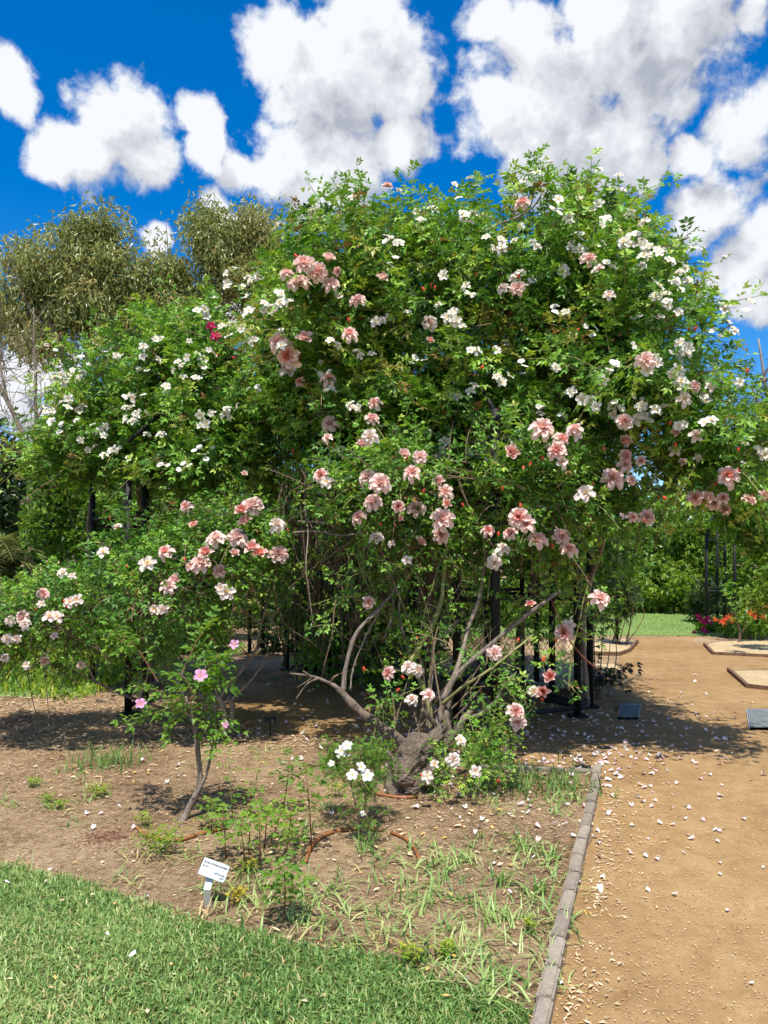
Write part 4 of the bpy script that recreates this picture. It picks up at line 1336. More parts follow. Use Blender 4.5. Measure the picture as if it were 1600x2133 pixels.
for (u, v) in ((897, 600), (885, 607), (905, 605), (610, 945), (980, 595), (993, 577), (1330, 845), (1445, 690), (1435, 690), (1260, 940), (1395, 885), (1535, 943), (1090, 980), (1103, 972), (1130, 960), (1045, 1020), (660, 848), (1000, 770), (450, 745), (490, 750), (1085, 1060), (1370, 1040), (1390, 1042), (1555, 780), (1405, 665), (1200, 690)):
    p, d = drop_on(FA, u, v, 0.05)
    put_bud(pink, p, 0.045)

# ------------------------------------------------------------------ pink shrub rose, lower left
bush = thing('rose_bush', 'wide arching pink rose bush beside the arbour over the bare soil', 'rose bush', tuple(G(470, 1535)))
BB = Blobs([(470, 1180, 6.5, 120, 75, 0.6), (330, 1240, 6.6, 150, 85, 0.7), (160, 1290, 6.6, 140, 85, 0.7), (60, 1330, 6.6, 90, 75, 0.6), (520, 1110, 6.5, 75, 65, 0.4), (300, 1320, 6.7, 150, 60, 0.6), (400, 1130, 6.7, 70, 50, 0.4), (-40, 1310, 6.7, 80, 70, 0.5), (270, 1150, 6.8, 50, 40, 0.3)])
S3 = [shoots(BB, 1700, r2, (0.16, 0.36), (0.11, 0.17), 8, 0.3, 0.3, 0.8, 0.12, 0.5, 0.5, (0.42, 0.17))]
A_bush = bake_leaves('foliage', bush, S3, M['rose_leaf'], COMP5, 300)
stems_mesh('twigs', bush, S3, M['twig'], 0.004)
inner_tangle(bush, BB, 200, r2, 0.006, (0.3, 0.6), (0.15, 0.4))
canes(bush, [
    ([(470, 1530, 6.6), (468, 1480, 6.6), (455, 1450, 6.6)], 18, 15, 'cane'), ([(478, 1520, 6.6), (485, 1470, 6.6), (475, 1455, 6.6)], 16, 14, 'grey_cane'),
    ([(458, 1455, 6.6), (480, 1425, 6.6), (505, 1395, 6.6), (535, 1350, 6.6), (545, 1300, 6.6), (580, 1180, 6.6)], 9, 5, 'grey_cane'),
    ([(480, 1462, 6.6), (510, 1430, 6.55), (545, 1390, 6.5), (560, 1355, 6.5), (545, 1330, 6.5)], 8, 3, 'grey_cane'),
    ([(460, 1470, 6.6), (380, 1480, 6.6), (290, 1460, 6.6), (200, 1420, 6.6), (120, 1380, 6.6)], 12, 6, 'old_bark'),
    ([(290, 1460, 6.6), (310, 1380, 6.6), (300, 1300, 6.6), (330, 1220, 6.6)], 7, 3, 'cane'), ([(455, 1455, 6.6), (430, 1370, 6.6), (390, 1290, 6.6), (370, 1200, 6.6)], 8, 4, 'cane'),
    ([(200, 1420, 6.6), (160, 1350, 6.6), (110, 1280, 6.6)], 6, 3, 'cane'), ([(545, 1300, 6.6), (500, 1260, 6.6), (470, 1200, 6.6)], 5, 3, 'cane'),
    ([(520, 1370, 6.5), (470, 1310, 6.5), (440, 1270, 6.5)], 4, 2, 'red_stem')])
BUSH = [(525, 1055, 38), (505, 1068, 32), (515, 1090, 34), (578, 1093, 28), (450, 1122, 36), (495, 1120, 38), (405, 1098, 26), (387, 1055, 20), (525, 1145, 34), (540, 1158, 36), (580, 1155, 32), (487, 1155, 26), (430, 1155, 32), (418, 1175, 36), (458, 1190, 24), (345, 1150, 28), (308, 1175, 32), (370, 1210, 34), (350, 1222, 30), (48, 1285, 28), (90, 1237, 22), (168, 1385, 16), (93, 1377, 18), (510, 990, 18), (400, 1180, 22)]
BUSHP = [(215, 1150, 22), (245, 1097, 20), (472, 1235, 30), (458, 1225, 20), (322, 1270, 20), (340, 1270, 18), (130, 1193, 18), (145, 1255, 22), (160, 1250, 20), (52, 1300, 22), (105, 1285, 26), (118, 1285, 22), (20, 1292, 18), (15, 1330, 18), (35, 1330, 16), (113, 1325, 16), (10, 1370, 14), (55, 1385, 16), (150, 1200, 16), (85, 1258, 14)]
FB = leaf_field(A_bush)
pink_flowers(BUSH, 'pink', bush, BB, FB, 0.05, 6.3)
pink_flowers(BUSHP, 'pale', bush, BB, FB, 0.05, 6.3, 'pale_bloom')

# ------------------------------------------------------------------ species rose with bare stem (single pink flowers)
def spray(rootset, a, b, n, rng_, sag=0.1, leaf=(0.08, 0.12), tone=0.6):
    """leaves along one cane from a to b (u, v, d)"""
    A_, B_ = P(*a), P(*b)
    k = np.linspace(0.1, 1, n)
    pts = A_ + (B_ - A_) * k[:, None]
    pts[:, 2] += sag * np.sin(k * np.pi)
    tan = nrm(np.gradient(pts, axis=0)) if n > 1 else nrm((B_ - A_)[None])
    side = nrm(np.cross(tan, np.array([0, 0, 1.0])))
    sgn = np.where(np.arange(n) % 2 == 0, 1, -1)[:, None]
    D = nrm(tan * 0.5 + side * sgn * 0.8 + rng_.normal(0, 0.25, (n, 3)))
    U = nrm(np.array([0, -0.25, 1.0]) + rng_.normal(0, 0.25, (n, 3)))
    rootset.append(dict(P=pts, D=D, U=U, S=1.3 * rng_.uniform(*leaf, n), T=np.clip(tone + rng_.normal(0, 0.15, n), 0, 1), deep=np.zeros(n), stems=np.stack([[A_, (A_ + B_) / 2 + [0, 0, sag], B_]])))
spr = thing('species_rose', 'slender rose with a leaning bare stem and single lilac pink flowers', 'rose bush', tuple(G(395, 1700)))
sg = []
for a, b, n, lf in (((405, 1480, 4.65), (270, 1500, 4.6), 20, (0.09, 0.12)), ((400, 1470, 4.65), (280, 1430, 4.7), 16, (0.08, 0.11)), ((400, 1480, 4.65), (340, 1530, 4.6), 14, (0.08, 0.11)), ((405, 1450, 4.65), (370, 1400, 4.7), 12, (0.09, 0.12)), ((415, 1440, 4.65), (440, 1370, 4.7), 16, (0.09, 0.13)), ((420, 1440, 4.65), (490, 1350, 4.7), 18, (0.09, 0.13)),
                    ((450, 1500, 4.65), (470, 1540, 4.6), 9, (0.09, 0.12)), ((450, 1520, 4.65), (430, 1560, 4.6), 8, (0.09, 0.12)), ((410, 1480, 4.65), (445, 1430, 4.6), 14, (0.08, 0.12)), ((330, 1420, 4.7), (250, 1310, 4.8), 12, (0.08, 0.11)), ((380, 1400, 4.7), (440, 1290, 4.8), 14, (0.09, 0.12)), ((440, 1400, 4.7), (460, 1430, 4.6), 10, (0.09, 0.12)), ((400, 1470, 4.65), (430, 1500, 4.6), 9, (0.08, 0.11)),
                    ((300, 1330, 4.8), (265, 1350, 4.75), 8, (0.09, 0.12)), ((450, 1480, 4.7), (478, 1520, 4.65), 10, (0.08, 0.12)), ((390, 1470, 4.6), (400, 1430, 4.55), 10, (0.09, 0.12))):
    spray(sg, a, b, n, r2, 0.03, lf, 0.55)
bake_leaves('foliage', spr, sg, M['fresh_leaf'], COMP5, 300)
stems_mesh('twigs', spr, sg, M['red_stem'], 0.004)
canes(spr, [([(385, 1708, 4.6), (398, 1680, 4.62), (415, 1640, 4.64), (412, 1580, 4.65), (405, 1500, 4.65), (392, 1460, 4.65), (368, 1420, 4.7), (362, 1405, 4.7)], 22, 6, 'grey_cane'), ([(405, 1665, 4.62), (425, 1620, 4.62), (438, 1580, 4.64), (448, 1520, 4.66), (445, 1450, 4.7)], 11, 4, 'cane'),
            ([(395, 1460, 4.65), (420, 1430, 4.66), (440, 1380, 4.7)], 6, 3, 'red_stem'), ([(366, 1415, 4.7), (380, 1400, 4.7), (372, 1425, 4.68)], 4, 2, 'grey_cane'), ([(440, 1555, 4.64), (430, 1510, 4.65), (425, 1480, 4.66)], 3, 2, 'red_stem'), ([(448, 1545, 4.64), (452, 1500, 4.66)], 3, 2, 'red_stem'), ([(372, 1722, 4.55), (380, 1712, 4.57), (392, 1695, 4.6)], 26, 18, 'grey_cane')])
for u, v, s in ((418, 1408, 25), (293, 1466, 20), (488, 1343, 18), (470, 1510, 12)):
    put_flower('lilac', spr, P(u, v, 4.5), (random.gauss(0, 0.2), -1, 0.6), s * 4.5 / F * 1.1, 'single_bloom')

# ------------------------------------------------------------------ small plants in the bed
def seedling(label, u, v, vtop, n, leaf, tone, lean=0, spread=0.0, stem='red_stem', mat='fresh_leaf', name='rose_seedling', start=0.35, tm=None, group=None):
    base = G(u, v)
    d = base[1]
    root = thing(name, label, 'seedling', tuple(base), group)
    top = P(u + lean, vtop, d)
    k = np.linspace(start, 1, n)
    pts = base + (top - base) * k[:, None]
    ph = np.arange(n) * 2.4 + random.uniform(0, 6)
    D = nrm(np.stack([np.cos(ph), np.sin(ph), np.full(n, 0.25)], -1))
    U = nrm(np.array([0, 0, 1.0]) + r2.normal(0, 0.2, (n, 3)))
    S = 1.3 * r2.uniform(*leaf, n) * np.interp(k, [start, 0.7, 1], [0.9, 1.0, 0.75])
    st = dict(P=pts, D=D, U=U, S=S, T=np.clip(tone + 0.35 * (k - 0.5) + r2.normal(0, 0.1, n), 0, 1), deep=np.zeros(n), stems=np.stack([[base, (base + top) / 2, top]]))
    bake_leaves('foliage', root, [st], M[mat], tm or COMP5, 300)
    MB().tube(np.array([base, (base + top) / 2 + [0.004, 0, 0], top]), [0.004, 0.0035, 0.002], 5).build('stem', M[stem], root, True)
    return root
seedling('bushy light green rose seedling nearest the lawn edge', 592, 1925, 1795, 22, (0.08, 0.115), 0.45)
seedling('bare dark-stemmed rose sucker topped with pale leaves behind the sign', 512, 1815, 1715, 8, (0.08, 0.12), 0.5, -12, start=0.6)
seedling('tall thin sucker with a leafy tip, first of the upright stems', 518, 1780, 1640, 9, (0.07, 0.10), 0.5, 4, start=0.7)
seedling('upright brown sucker with spreading leaves in the clump middle', 541, 1812, 1690, 9, (0.09, 0.12), 0.6, -2, start=0.75)
seedling('slim sucker carrying bright leaves beside the clump middle', 551, 1765, 1672, 8, (0.08, 0.11), 0.6, 4, start=0.7)
seedling('leaning sucker with yellow green leaves', 560, 1765, 1690, 10, (0.09, 0.12), 0.7, 26, start=0.6)
seedling('leafy low sucker in front of the brown hose end', 590, 1790, 1725, 14, (0.07, 0.10), 0.6, 18)
seedling('tall blue-green sucker standing at the brown hose', 650, 1775, 1590, 14, (0.09, 0.12), 0.45, -14, start=0.5)
seedling('dark leafy sucker in the shade behind the others', 590, 1690, 1575, 14, (0.08, 0.11), 0.2, 14, start=0.5)
seedling('pale leafy sucker at the left of the upright stems', 470, 1790, 1690, 14, (0.08, 0.11), 0.6, -6, start=0.35)
seedling('spindly green sucker near the leaning bare stem', 485, 1720, 1560, 10, (0.05, 0.08), 0.6, -10, stem='green_cane')
seedling('spindly sucker with few small leaves', 520, 1700, 1570, 9, (0.05, 0.08), 0.65, 22, stem='green_cane')
seedling('low pale green sucker by the foot of the bare stem', 440, 1728, 1668, 16, (0.07, 0.10), 0.65, 2, start=0.2)
seedling('small bright rose seedling near the upright stems', 600, 1745, 1668, 12, (0.07, 0.10), 0.65, 8, start=0.3)

# white flowered small bush on an upright stem
wb = thing('white_rose_bush', 'small upright bush with single white flowers in the bed', 'rose bush', tuple(G(765, 1755)))
dW = G(765, 1755)[1]
WBb = Blobs([(745, 1600, dW + 0.25, 62, 36, 0.2), (700, 1590, dW + 0.3, 32, 24, 0.15), (790, 1590, dW + 0.3, 30, 30, 0.15), (764, 1690, dW, 22, 55, 0.1)])
S4 = [shoots(WBb, 420, r2, (0.06, 0.14), (0.04, 0.065), 6, 0.08, 0.4, 0.8, 0.03, 0.3, 0.4, (0.5, 0.15))]
bake_leaves('foliage', wb, S4, M['fresh_leaf'], COMP7, 300)
stems_mesh('twigs', wb, S4, M['twig'], 0.0025)
canes(wb, [([(766, 1756, dW), (765, 1700, dW), (758, 1640, dW + 0.05), (745, 1600, dW + 0.2)], 6, 3, 'twig'), ([(770, 1755, dW), (776, 1700, dW), (785, 1620, dW + 0.15)], 4, 3, 'twig'), ([(762, 1754, dW), (745, 1690, dW), (725, 1620, dW + 0.1), (705, 1590, dW + 0.2)], 4, 3, 'twig')])
for u, v, s in ((711, 1566, 24), (724, 1553, 22), (734, 1614, 24), (765, 1616, 26), (752, 1597, 20), (690, 1590, 14), (755, 1695, 12)):
    put_flower('white', wb, P(u, v, dW - 0.02), (random.gauss(0, 0.3), -1, 0.7), s * dW / F, 'white_bloom')

# grass and weeds -----------------------------------------------------
def blades(pts, L, W, lean, rng_, tone, seg=3, bend=0.6):
    """many grass blades baked: returns V, F, tone"""
    n = len(pts)
    ang = rng_.uniform(0, 2 * np.pi, n)
    dirh = np.stack([np.cos(ang), np.sin(ang), np.zeros(n)], -1)
    sid = np.stack([-np.sin(ang + rng_.normal(0, 0.5, n)), np.cos(ang), np.zeros(n)], -1)
    L = np.broadcast_to(L, (n,))
    W = np.broadcast_to(W, (n,))
    lean = np.broadcast_to(lean, (n,))
    rows = []
    for k in range(seg + 1):
        t = k / seg
        out = lean * (t + bend * t * t)
        h = t * np.sqrt(np.clip(1 - (0.55 * lean * (1 + bend)) ** 2 * t, 0.1, 1))
        c = pts + dirh * (L * out * 0.75)[:, None]
        c[:, 2] += L * h * np.clip(1 - 0.5 * lean * t, 0.15, 1)
        w = W * (1 - t ** 2.2) * 0.5
        if k < seg:
            rows += [c - sid * w[:, None], c + sid * w[:, None]]
        else:
            rows += [c]
    V = np.stack(rows, 1)
    nv = V.shape[1]
    fq = []
    for k in range(seg - 1):
        a = 2 * k
        fq += [[a, a + 1, a + 3], [a, a + 3, a + 2]]
    a = 2 * (seg - 1)
    fq += [[a, a + 1, a + 2]]
    fq = np.array(fq)
    Fx = (fq[None] + (np.arange(n) * nv)[:, None, None]).reshape(-1, 3)
    return V.reshape(-1, 3), Fx, np.repeat(np.broadcast_to(tone, (n,)), nv)


def in_poly(pts, poly):
    poly = np.asarray([p[:2] for p in poly])
    x, y = pts[:, 0], pts[:, 1]
    c = np.zeros(len(pts), bool)
    j = len(poly) - 1
    for i in range(len(poly)):
        xi, yi, xj, yj = *poly[i], *poly[j]
        m = ((yi > y) != (yj > y)) & (x < (xj - xi) * (y - yi) / (yj - yi + 1e-12) + xi)
        c ^= m
        j = i
    return c


rg = np.random.default_rng(21)
n = 190000
q = np.stack([rg.uniform(-3.2, 0.75, n), rg.uniform(1.6, 4.6, n), np.full(n, 0.006)], -1)
q[:, :2] += 0.05 * np.stack([vnoise(q, 5, 1), vnoise(q, 5, 2)], -1)
q = q[in_poly(q, lawn_poly)]
dens = np.clip(0.85 + 0.25 * vnoise(q, 4, 3), 0.3, 1)
q = q[rg.random(len(q)) < dens]
m = len(q)
tn = np.clip(0.52 + 0.25 * rg.normal(size=m) + 0.15 * vnoise(q, 2.2, 5) + 0.09 * vnoise(q, 11, 6), 0, 0.97)
q[:, :2] += rg.normal(0, 0.022, (m, 2))
tn = np.where(rg.random(m) < 0.04, 1.0, tn)
V, Fx, T = blades(q, rg.uniform(0.018, 0.048, m), rg.uniform(0.004, 0.008, m), rg.uniform(0.1, 1.2, m), rg, tn, 2)
o = MB().add(V, Fx, T).build('grass', M['grass'])
tag(o, 'thick green mown grass covering the lawn corner', 'grass', kind='stuff')

def tuft(name, label, u, v, n, L, W, tone, lean=(0.2, 0.9), rad=0.06, mat='grass', cat='grass tuft', group=None):
    c = G(u, v)
    root_pts = np.stack([rg.normal(0, rad, n), rg.normal(0, rad, n), np.zeros(n)], -1)
    V, Fx, T = blades(root_pts, rg.uniform(L * 0.5, L, n), rg.uniform(W * 0.7, W, n), rg.uniform(*lean, n), rg, np.clip(tone + 0.12 * rg.normal(size=n), 0, 1), 4)
    o = MB().add(V, Fx, T).build(name, M[mat])
    o.location = Vector(c)
    return tag(o, label, cat, group)
tuft('grass_tuft', 'dark green grass tuft at the edge of the bush shadow', 185, 1600, 60, 0.24, 0.009, 0.3, rad=0.16)
tuft('grass_tuft', 'tall green grass tuft in the bush shadow, right of its neighbour', 245, 1592, 70, 0.26, 0.009, 0.35, rad=0.12)
tuft('grass_tuft', 'long grass clump behind the kerb corner in the shade', 1120, 1640, 140, 0.26, 0.010, 0.3, rad=0.20)
tuft('grass_tuft', 'long grass clump close against the kerb corner', 1180, 1650, 60, 0.22, 0.010, 0.38, rad=0.10)
tuft('grass_tuft', 'grass clump at the foot of the small pale roses', 1060, 1635, 70, 0.24, 0.009, 0.35, rad=0.14)
tuft('grass_tuft', 'blue green grass tuft under the small white rose bush', 770, 1775, 26, 0.16, 0.010, 0.35, rad=0.04)
tuft('grass_tuft', 'grass fan growing beside the sign post', 490, 1850, 26, 0.13, 0.007, 0.55, rad=0.06)
tuft('grass_tuft', 'bright grass tuft under the leafy seedling', 620, 1915, 22, 0.10, 0.007, 0.75, rad=0.05)
tuft('iris_tuft', 'strappy leaved clump in the middle of the bare bed', 1045, 1840, 14, 0.15, 0.016, 0.4, (0.2, 1.0), 0.025, cat='plant tuft')
tuft('iris_tuft', 'strappy green shoot near the kerb bricks', 1125, 1862, 9, 0.12, 0.014, 0.5, (0.2, 0.9), 0.02, cat='plant tuft')
tuft('iris_tuft', 'yellowing strappy tuft further along the bed', 960, 1800, 12, 0.15, 0.013, 0.7, (0.3, 1.0), 0.03, cat='plant tuft')
tuft('iris_tuft', 'pale strappy tuft by the grass edge', 1030, 2060, 10, 0.18, 0.011, 0.75, (0.1, 0.9), 0.03, cat='plant tuft')
tuft('iris_tuft', 'arching yellow green blades above the lawn corner', 1005, 2085, 10, 0.20, 0.010, 0.8, (0.4, 1.2), 0.03, cat='plant tuft')
tuft('iris_tuft', 'strappy shoot just beyond the leafy seedling', 850, 1870, 14, 0.12, 0.010, 0.65, (0.2, 1.0), 0.04, cat='plant tuft')
tuft('iris_tuft', 'strappy shoot beside the pale petals near the kerb', 1150, 1790, 12, 0.12, 0.012, 0.5, (0.2, 0.9), 0.03, cat='plant tuft')

# many small sparse weeds over the bed: one mass
wp = []
wt = []
for k in range(720):
    u, v = rg.uniform(0, 1230), rg.uniform(1480, 2085)
    if v < 1660 and u > 560 and rg.random() < 0.6:
        continue
    c = G(u, v)
    if in_poly(c[None], lawn_poly)[0] or in_poly(c[None], path_poly)[0]:
        continue
    dens = 0.25 + 0.75 * (u > 430) * (v > 1640)
    if rg.random() > dens or vnoise(c, 2.2, 3) < -0.25:
        continue
    nb = rg.integers(3, 11)
    wp.append(c + np.stack([rg.normal(0, 0.03, nb), rg.normal(0, 0.03, nb), np.zeros(nb)], -1))
    wt.append(np.full(nb, np.clip(rg.normal(0.66, 0.16), 0, 1)))
wp, wt = np.concatenate(wp), np.concatenate(wt)
V, Fx, T = blades(wp, rg.uniform(0.04, 0.15, len(wp)), rg.uniform(0.005, 0.011, len(wp)), rg.uniform(0.3, 1.3, len(wp)), rg, wt, 3)
o = MB().add(V, Fx, T).build('weeds', M['grass'])
tag(o, 'sparse thin weeds sprinkled over the mulched bed', 'weeds', kind='stuff')

SIMPLE2 = [leaflet2(1, 0.5, 0.2, 0.2), leaflet2(1, 0.6, 0.3, 0.1), leaflet2(1, 0.42, 0.15, 0.3)]
SIMPLE = [leaflet(1, 0.5, 0.2, 0.2), leaflet(1, 0.6, 0.3, 0.1), leaflet(1, 0.42, 0.15, 0.3)]
def weed_clump(label, u, v, w, h, n, tone, mat='weed', leaf=(0.012, 0.03), name='spurge_weed', cat='weed'):
    c = G(u, v)
    k = rg.random((n, 3))
    pts = np.stack([(rg.normal(0, 0.55, n)) * w, rg.normal(0, 0.55, n) * w, np.clip(rg.beta(2.2, 1.2, n), 0.05, 1) * h], -1)
    mb = MB()
    D = nrm(np.stack([rg.normal(0, 1, n), rg.normal(0, 1, n), rg.uniform(0.1, 0.7, n)], -1))
    U = nrm(np.array([0, 0, 1.0]) + rg.normal(0, 0.3, (n, 3)))
    T = np.clip(tone + 0.5 * (pts[:, 2] / h - 0.5) + rg.normal(0, 0.1, n), 0, 1)
    for i, tm in enumerate(SIMPLE):
        s = np.arange(i, n, 3)
        place(mb, tm, pts[s], D[s], U[s], rg.uniform(*leaf, len(s)), T[s])
    for j in range(max(3, n // 25)):
        p = pts[rg.integers(0, n)]
        mb.tube(np.array([[p[0] * 0.3, p[1] * 0.3, 0], p * 0.6, p]), 0.0015, 3, 0.2, cap=False)
    o = mb.build(name, M[mat])
    o.location = Vector(c)
    return tag(o, label, cat)
weed_clump('broad yellow green weed clump at the bare stem foot', 335, 1775, 0.13, 0.12, 420, 0.5)
weed_clump('low yellow green weed in the open soil', 205, 1660, 0.07, 0.07, 170, 0.6)
weed_clump('tiny bright weed beside a shorter one on open soil', 98, 1672, 0.04, 0.05, 90, 0.5)
weed_clump('small round weed on the open soil, lower of two', 125, 1685, 0.04, 0.05, 90, 0.5)
weed_clump('small weed by the shadow edge', 70, 1640, 0.04, 0.06, 80, 0.5)
weed_clump('yellow topped weed standing right of the sign', 497, 1885, 0.030, 0.075, 110, 0.95)
weed_clump('pale weed under the suckers beside the sign', 520, 1818, 0.035, 0.06, 90, 0.7)
weed_clump('bright weed at the lawn edge, tallest of its row', 855, 2010, 0.05, 0.07, 130, 0.6)
weed_clump('small bright weed at the lawn edge between two tufts', 935, 1985, 0.03, 0.05, 80, 0.6)
weed_clump('little weed near the kerb row at the lawn end', 1105, 1945, 0.02, 0.06, 50, 0.6)
weed_clump('bright weed on the bed just above the lawn', 925, 2000, 0.03, 0.06, 70, 0.6)
weed_clump('leafy weed at the base of the bare stem', 300, 1722, 0.04, 0.08, 90, 0.55)
weed_clump('sparse red creeping weed patch on the soil', 220, 1745, 0.14, 0.012, 420, 0.5, 'red_weed', (0.008, 0.016), 'creeping_weed')['kind'] = 'stuff'
weed_clump('thin red creeping weed patch near the left edge', 40, 1500, 0.20, 0.012, 260, 0.5, 'red_weed', (0.01, 0.02), 'creeping_weed')['kind'] = 'stuff'
weed_clump('weed at the trunk base of the pink rose', 700, 1660, 0.06, 0.08, 120, 0.6)

# bright ground cover beyond the bed, at left
n = 26000
q = np.stack([rg.uniform(-8, -3.2, n), rg.uniform(7.9, 16, n), np.zeros(n)], -1)
keep = rg.random(n) < np.clip((q[:, 1] - 8.1 - 0.5 * vnoise(q, 1.6, 2)) * 0.9, 0, 1)
q = q[keep]
m = len(q)
V, Fx, T = blades(q, rg.uniform(0.08, 0.26, m), rg.uniform(0.012, 0.03, m), rg.uniform(0.2, 1.1, m), rg, np.clip(0.5 + 0.22 * rg.normal(size=m) + 0.15 * vnoise(q, 1.5, 7), 0, 1), 2)
o = MB().add(V, Fx, T).build('undergrowth', M['weed'])
tag(o, 'bright green weedy ground cover beyond the bed', 'ground cover', kind='stuff')
n = 9000
q = np.stack([rg.uniform(1, 9, n), rg.uniform(14.4, 21, n), np.zeros(n)], -1)
V, Fx, T = blades(q, rg.uniform(0.03, 0.06, n), rg.uniform(0.01, 0.02, n), rg.uniform(0.2, 1.0, n), rg, np.clip(0.6 + 0.15 * rg.normal(size=n), 0, 1), 2)
o = MB().add(V, Fx, T).build('far_grass', M['grass'])
tag(o, 'short far grass at the end of the path', 'grass', kind='stuff')

# straw, chips and dry leaves on the bed
def litter(name, n, box, keepf, size, tone, mat, label, z=0.004, kind='stuff', cat='litter', width=(0.08, 0.2)):
    x = rg.uniform(box[0], box[1], n)
    y = rg.uniform(box[2], box[3], n)
    p = np.stack([x, y, np.full(n, z) + rg.uniform(0, 0.008, n)], -1)
    p = p[keepf(p)]
    m = len(p)
    a = rg.uniform(0, 6.28, m)
    L = rg.uniform(*size, m)
    w = L * rg.uniform(*width, m)
    dx = np.stack([np.cos(a), np.sin(a), rg.normal(0, 0.12, m)], -1)
    dy = np.stack([-np.sin(a), np.cos(a), rg.normal(0, 0.15, m)], -1)
    bend = np.stack([0 * a, 0 * a, rg.uniform(0, 0.12, m) * L], -1)
    V = np.stack([p - dx * (L / 2)[:, None], p - dy * (w / 2)[:, None] + bend, p + dx * (L / 2)[:, None], p + dy * (w / 2)[:, None] + bend], 1)
    Fx = (np.array([[0, 1, 2], [0, 2, 3]])[None] + (np.arange(m) * 4)[:, None, None]).reshape(-1, 3)
    T = np.repeat(np.clip(rg.normal(tone[0], tone[1], m), 0, 1), 4)
    o = MB().add(V.reshape(-1, 3), Fx, T).build(name, M[mat])
    return tag(o, label, cat, kind=kind)
litter('lawn_leaves', 90, (-3, 0.7, 1.8, 4.4), lambda p: in_poly(p, lawn_poly), (0.015, 0.035), (0.9, 0.2), 'litter', 'dry yellow leaf bits caught in the lawn', 0.03, width=(0.4, 0.6))
not_path = lambda p: ~in_poly(p, path_poly) & ~in_poly(p, lawn_poly)
litter('straw_litter', 30000, (-3.6, 1.6, 2.4, 6.5), not_path, (0.01, 0.036), (0.46, 0.28), 'litter', 'dry straw and bark chips over the bed', width=(0.06, 0.25))
litter('straw_litter', 12000, (-6.5, 1.6, 6.3, 8.6), not_path, (0.03, 0.08), (0.5, 0.22), 'litter', 'dry straw over the soil under the bush', width=(0.08, 0.3))
litter('leaf_litter', 1500, (-3.2, 1.6, 2.5, 7.2), lambda p: not_path(p) & (rg.random(len(p)) < np.clip(0.35 + 0.9 * vnoise(p, 1.7, 9), 0.02, 1)), (0.025, 0.05), (0.85, 0.25), 'litter', 'yellow and brown fallen leaves on the bed', 0.008, width=(0.4, 0.6))
def by_kerb(p):
    s = (p[:, :2] - K0) @ kn
    t_ = (p[:, :2] - K0) @ kd
    return (s > 0.09) & (t_ < 3.2) & (rg.random(len(p)) < np.exp(-(s - 0.09) * 11)) & (vnoise(p, 5, 8) > -0.35)
litter('path_edge_litter', 26000, (0.3, 2.4, 1.6, 5.8), by_kerb, (0.012, 0.04), (0.68, 0.2), 'litter', 'straw and yellow leaf bits along the brick kerb', 0.007, width=(0.1, 0.4))
litter('path_grit', 26000, (0.3, 3.6, 1.6, 8.0), lambda p: in_poly(p, path_poly), (0.004, 0.010), (0.5, 0.25), 'litter', 'fine grit on the granite path', 0.005, width=(0.6, 1.0))

# fallen petals
def petal_obj_mesh(i):
    r = random.Random(i)
    V, Fc, t = petal(1.0, 0.8, 0.12, 0.9, -0.3 + 0.6 * r.random(), r, 3, 4)
    V[:, 1] -= 0.5
    return V, Fc
def petal_label_meshes():
    out = []
    for i in range(5):
        for tn in (0.05, 0.3, 0.75, 1.0):
            V, Fc = petal_obj_mesh(i)
            out.append((tn, MB().add(V, Fc, tn).mesh('petal', M['ground_petal'], True)))
    return out
PM = petal_label_meshes()
NEARP = [(1250, 1858, 20), (1205, 1842, 14), (1255, 1832, 14), (1345, 1788, 13), (1405, 1868, 16), (1350, 1859, 12), (1425, 1781, 9), (1515, 1902, 11), (1245, 1760, 16), (1250, 1790, 18), (1315, 1782, 11), (1368, 1793, 13), (1440, 1751, 14), (1552, 1709, 17), (1500, 1802, 10), (1490, 1733, 12), (1500, 1735, 12), (1510, 1730, 9), (1245, 1735, 13), (1240, 1748, 14), (1270, 1694, 16), (1268, 1700, 14), (1316, 1681, 14), (1338, 1673, 14), (1342, 1644, 13), (1430, 1683, 14), (1436, 1687, 14), (1400, 1688, 10), (1465, 1712, 11), (1375, 1718, 13), (1428, 1709, 11), (1120, 1725, 16), (1122, 1755, 18), (1000, 1727, 15), (990, 1738, 12), (1075, 1740, 11), (958, 1707, 8), (1112, 1790, 11), (1062, 1864, 14), (1030, 1803, 9), (1137, 1886, 11), (970, 2045, 16), (895, 1767, 10), (1155, 1720, 12), (1175, 1722, 14), (1180, 1680, 13), (1178, 1664, 14), (1105, 1682, 14), (1100, 1697, 12), (1195, 1745, 13), (1060, 1700, 10), (1590, 1812, 8), (1500, 1826, 10),
         (475, 1685, 13), (180, 1698, 14), (248, 1684, 12), (195, 1728, 14), (278, 1728, 13), (210, 1698, 11), (103, 1817, 9), (15, 1862, 14), (276, 2018, 18), (223, 1972, 12), (370, 1620, 12), (348, 1632, 12), (305, 1873, 10), (640, 1847, 10), (410, 1754, 10), (1170, 2055, 14), (1565, 2055, 12)]
def put_petal(p, s, label, group, tone=None):
    c = [m_ for m_ in PM if tone is None or abs(m_[0] - tone) < 0.3]
    tn, me = random.choice(c)
    o = link('petal', me)
    o.location = Vector((p[0], p[1], 0.012 + p[2]))
    o.rotation_euler = (random.gauss(0, 0.16), random.gauss(0, 0.16), random.uniform(0, 6.28))
    o.scale = (s, s, s)
    tag(o, label, 'petal', group)
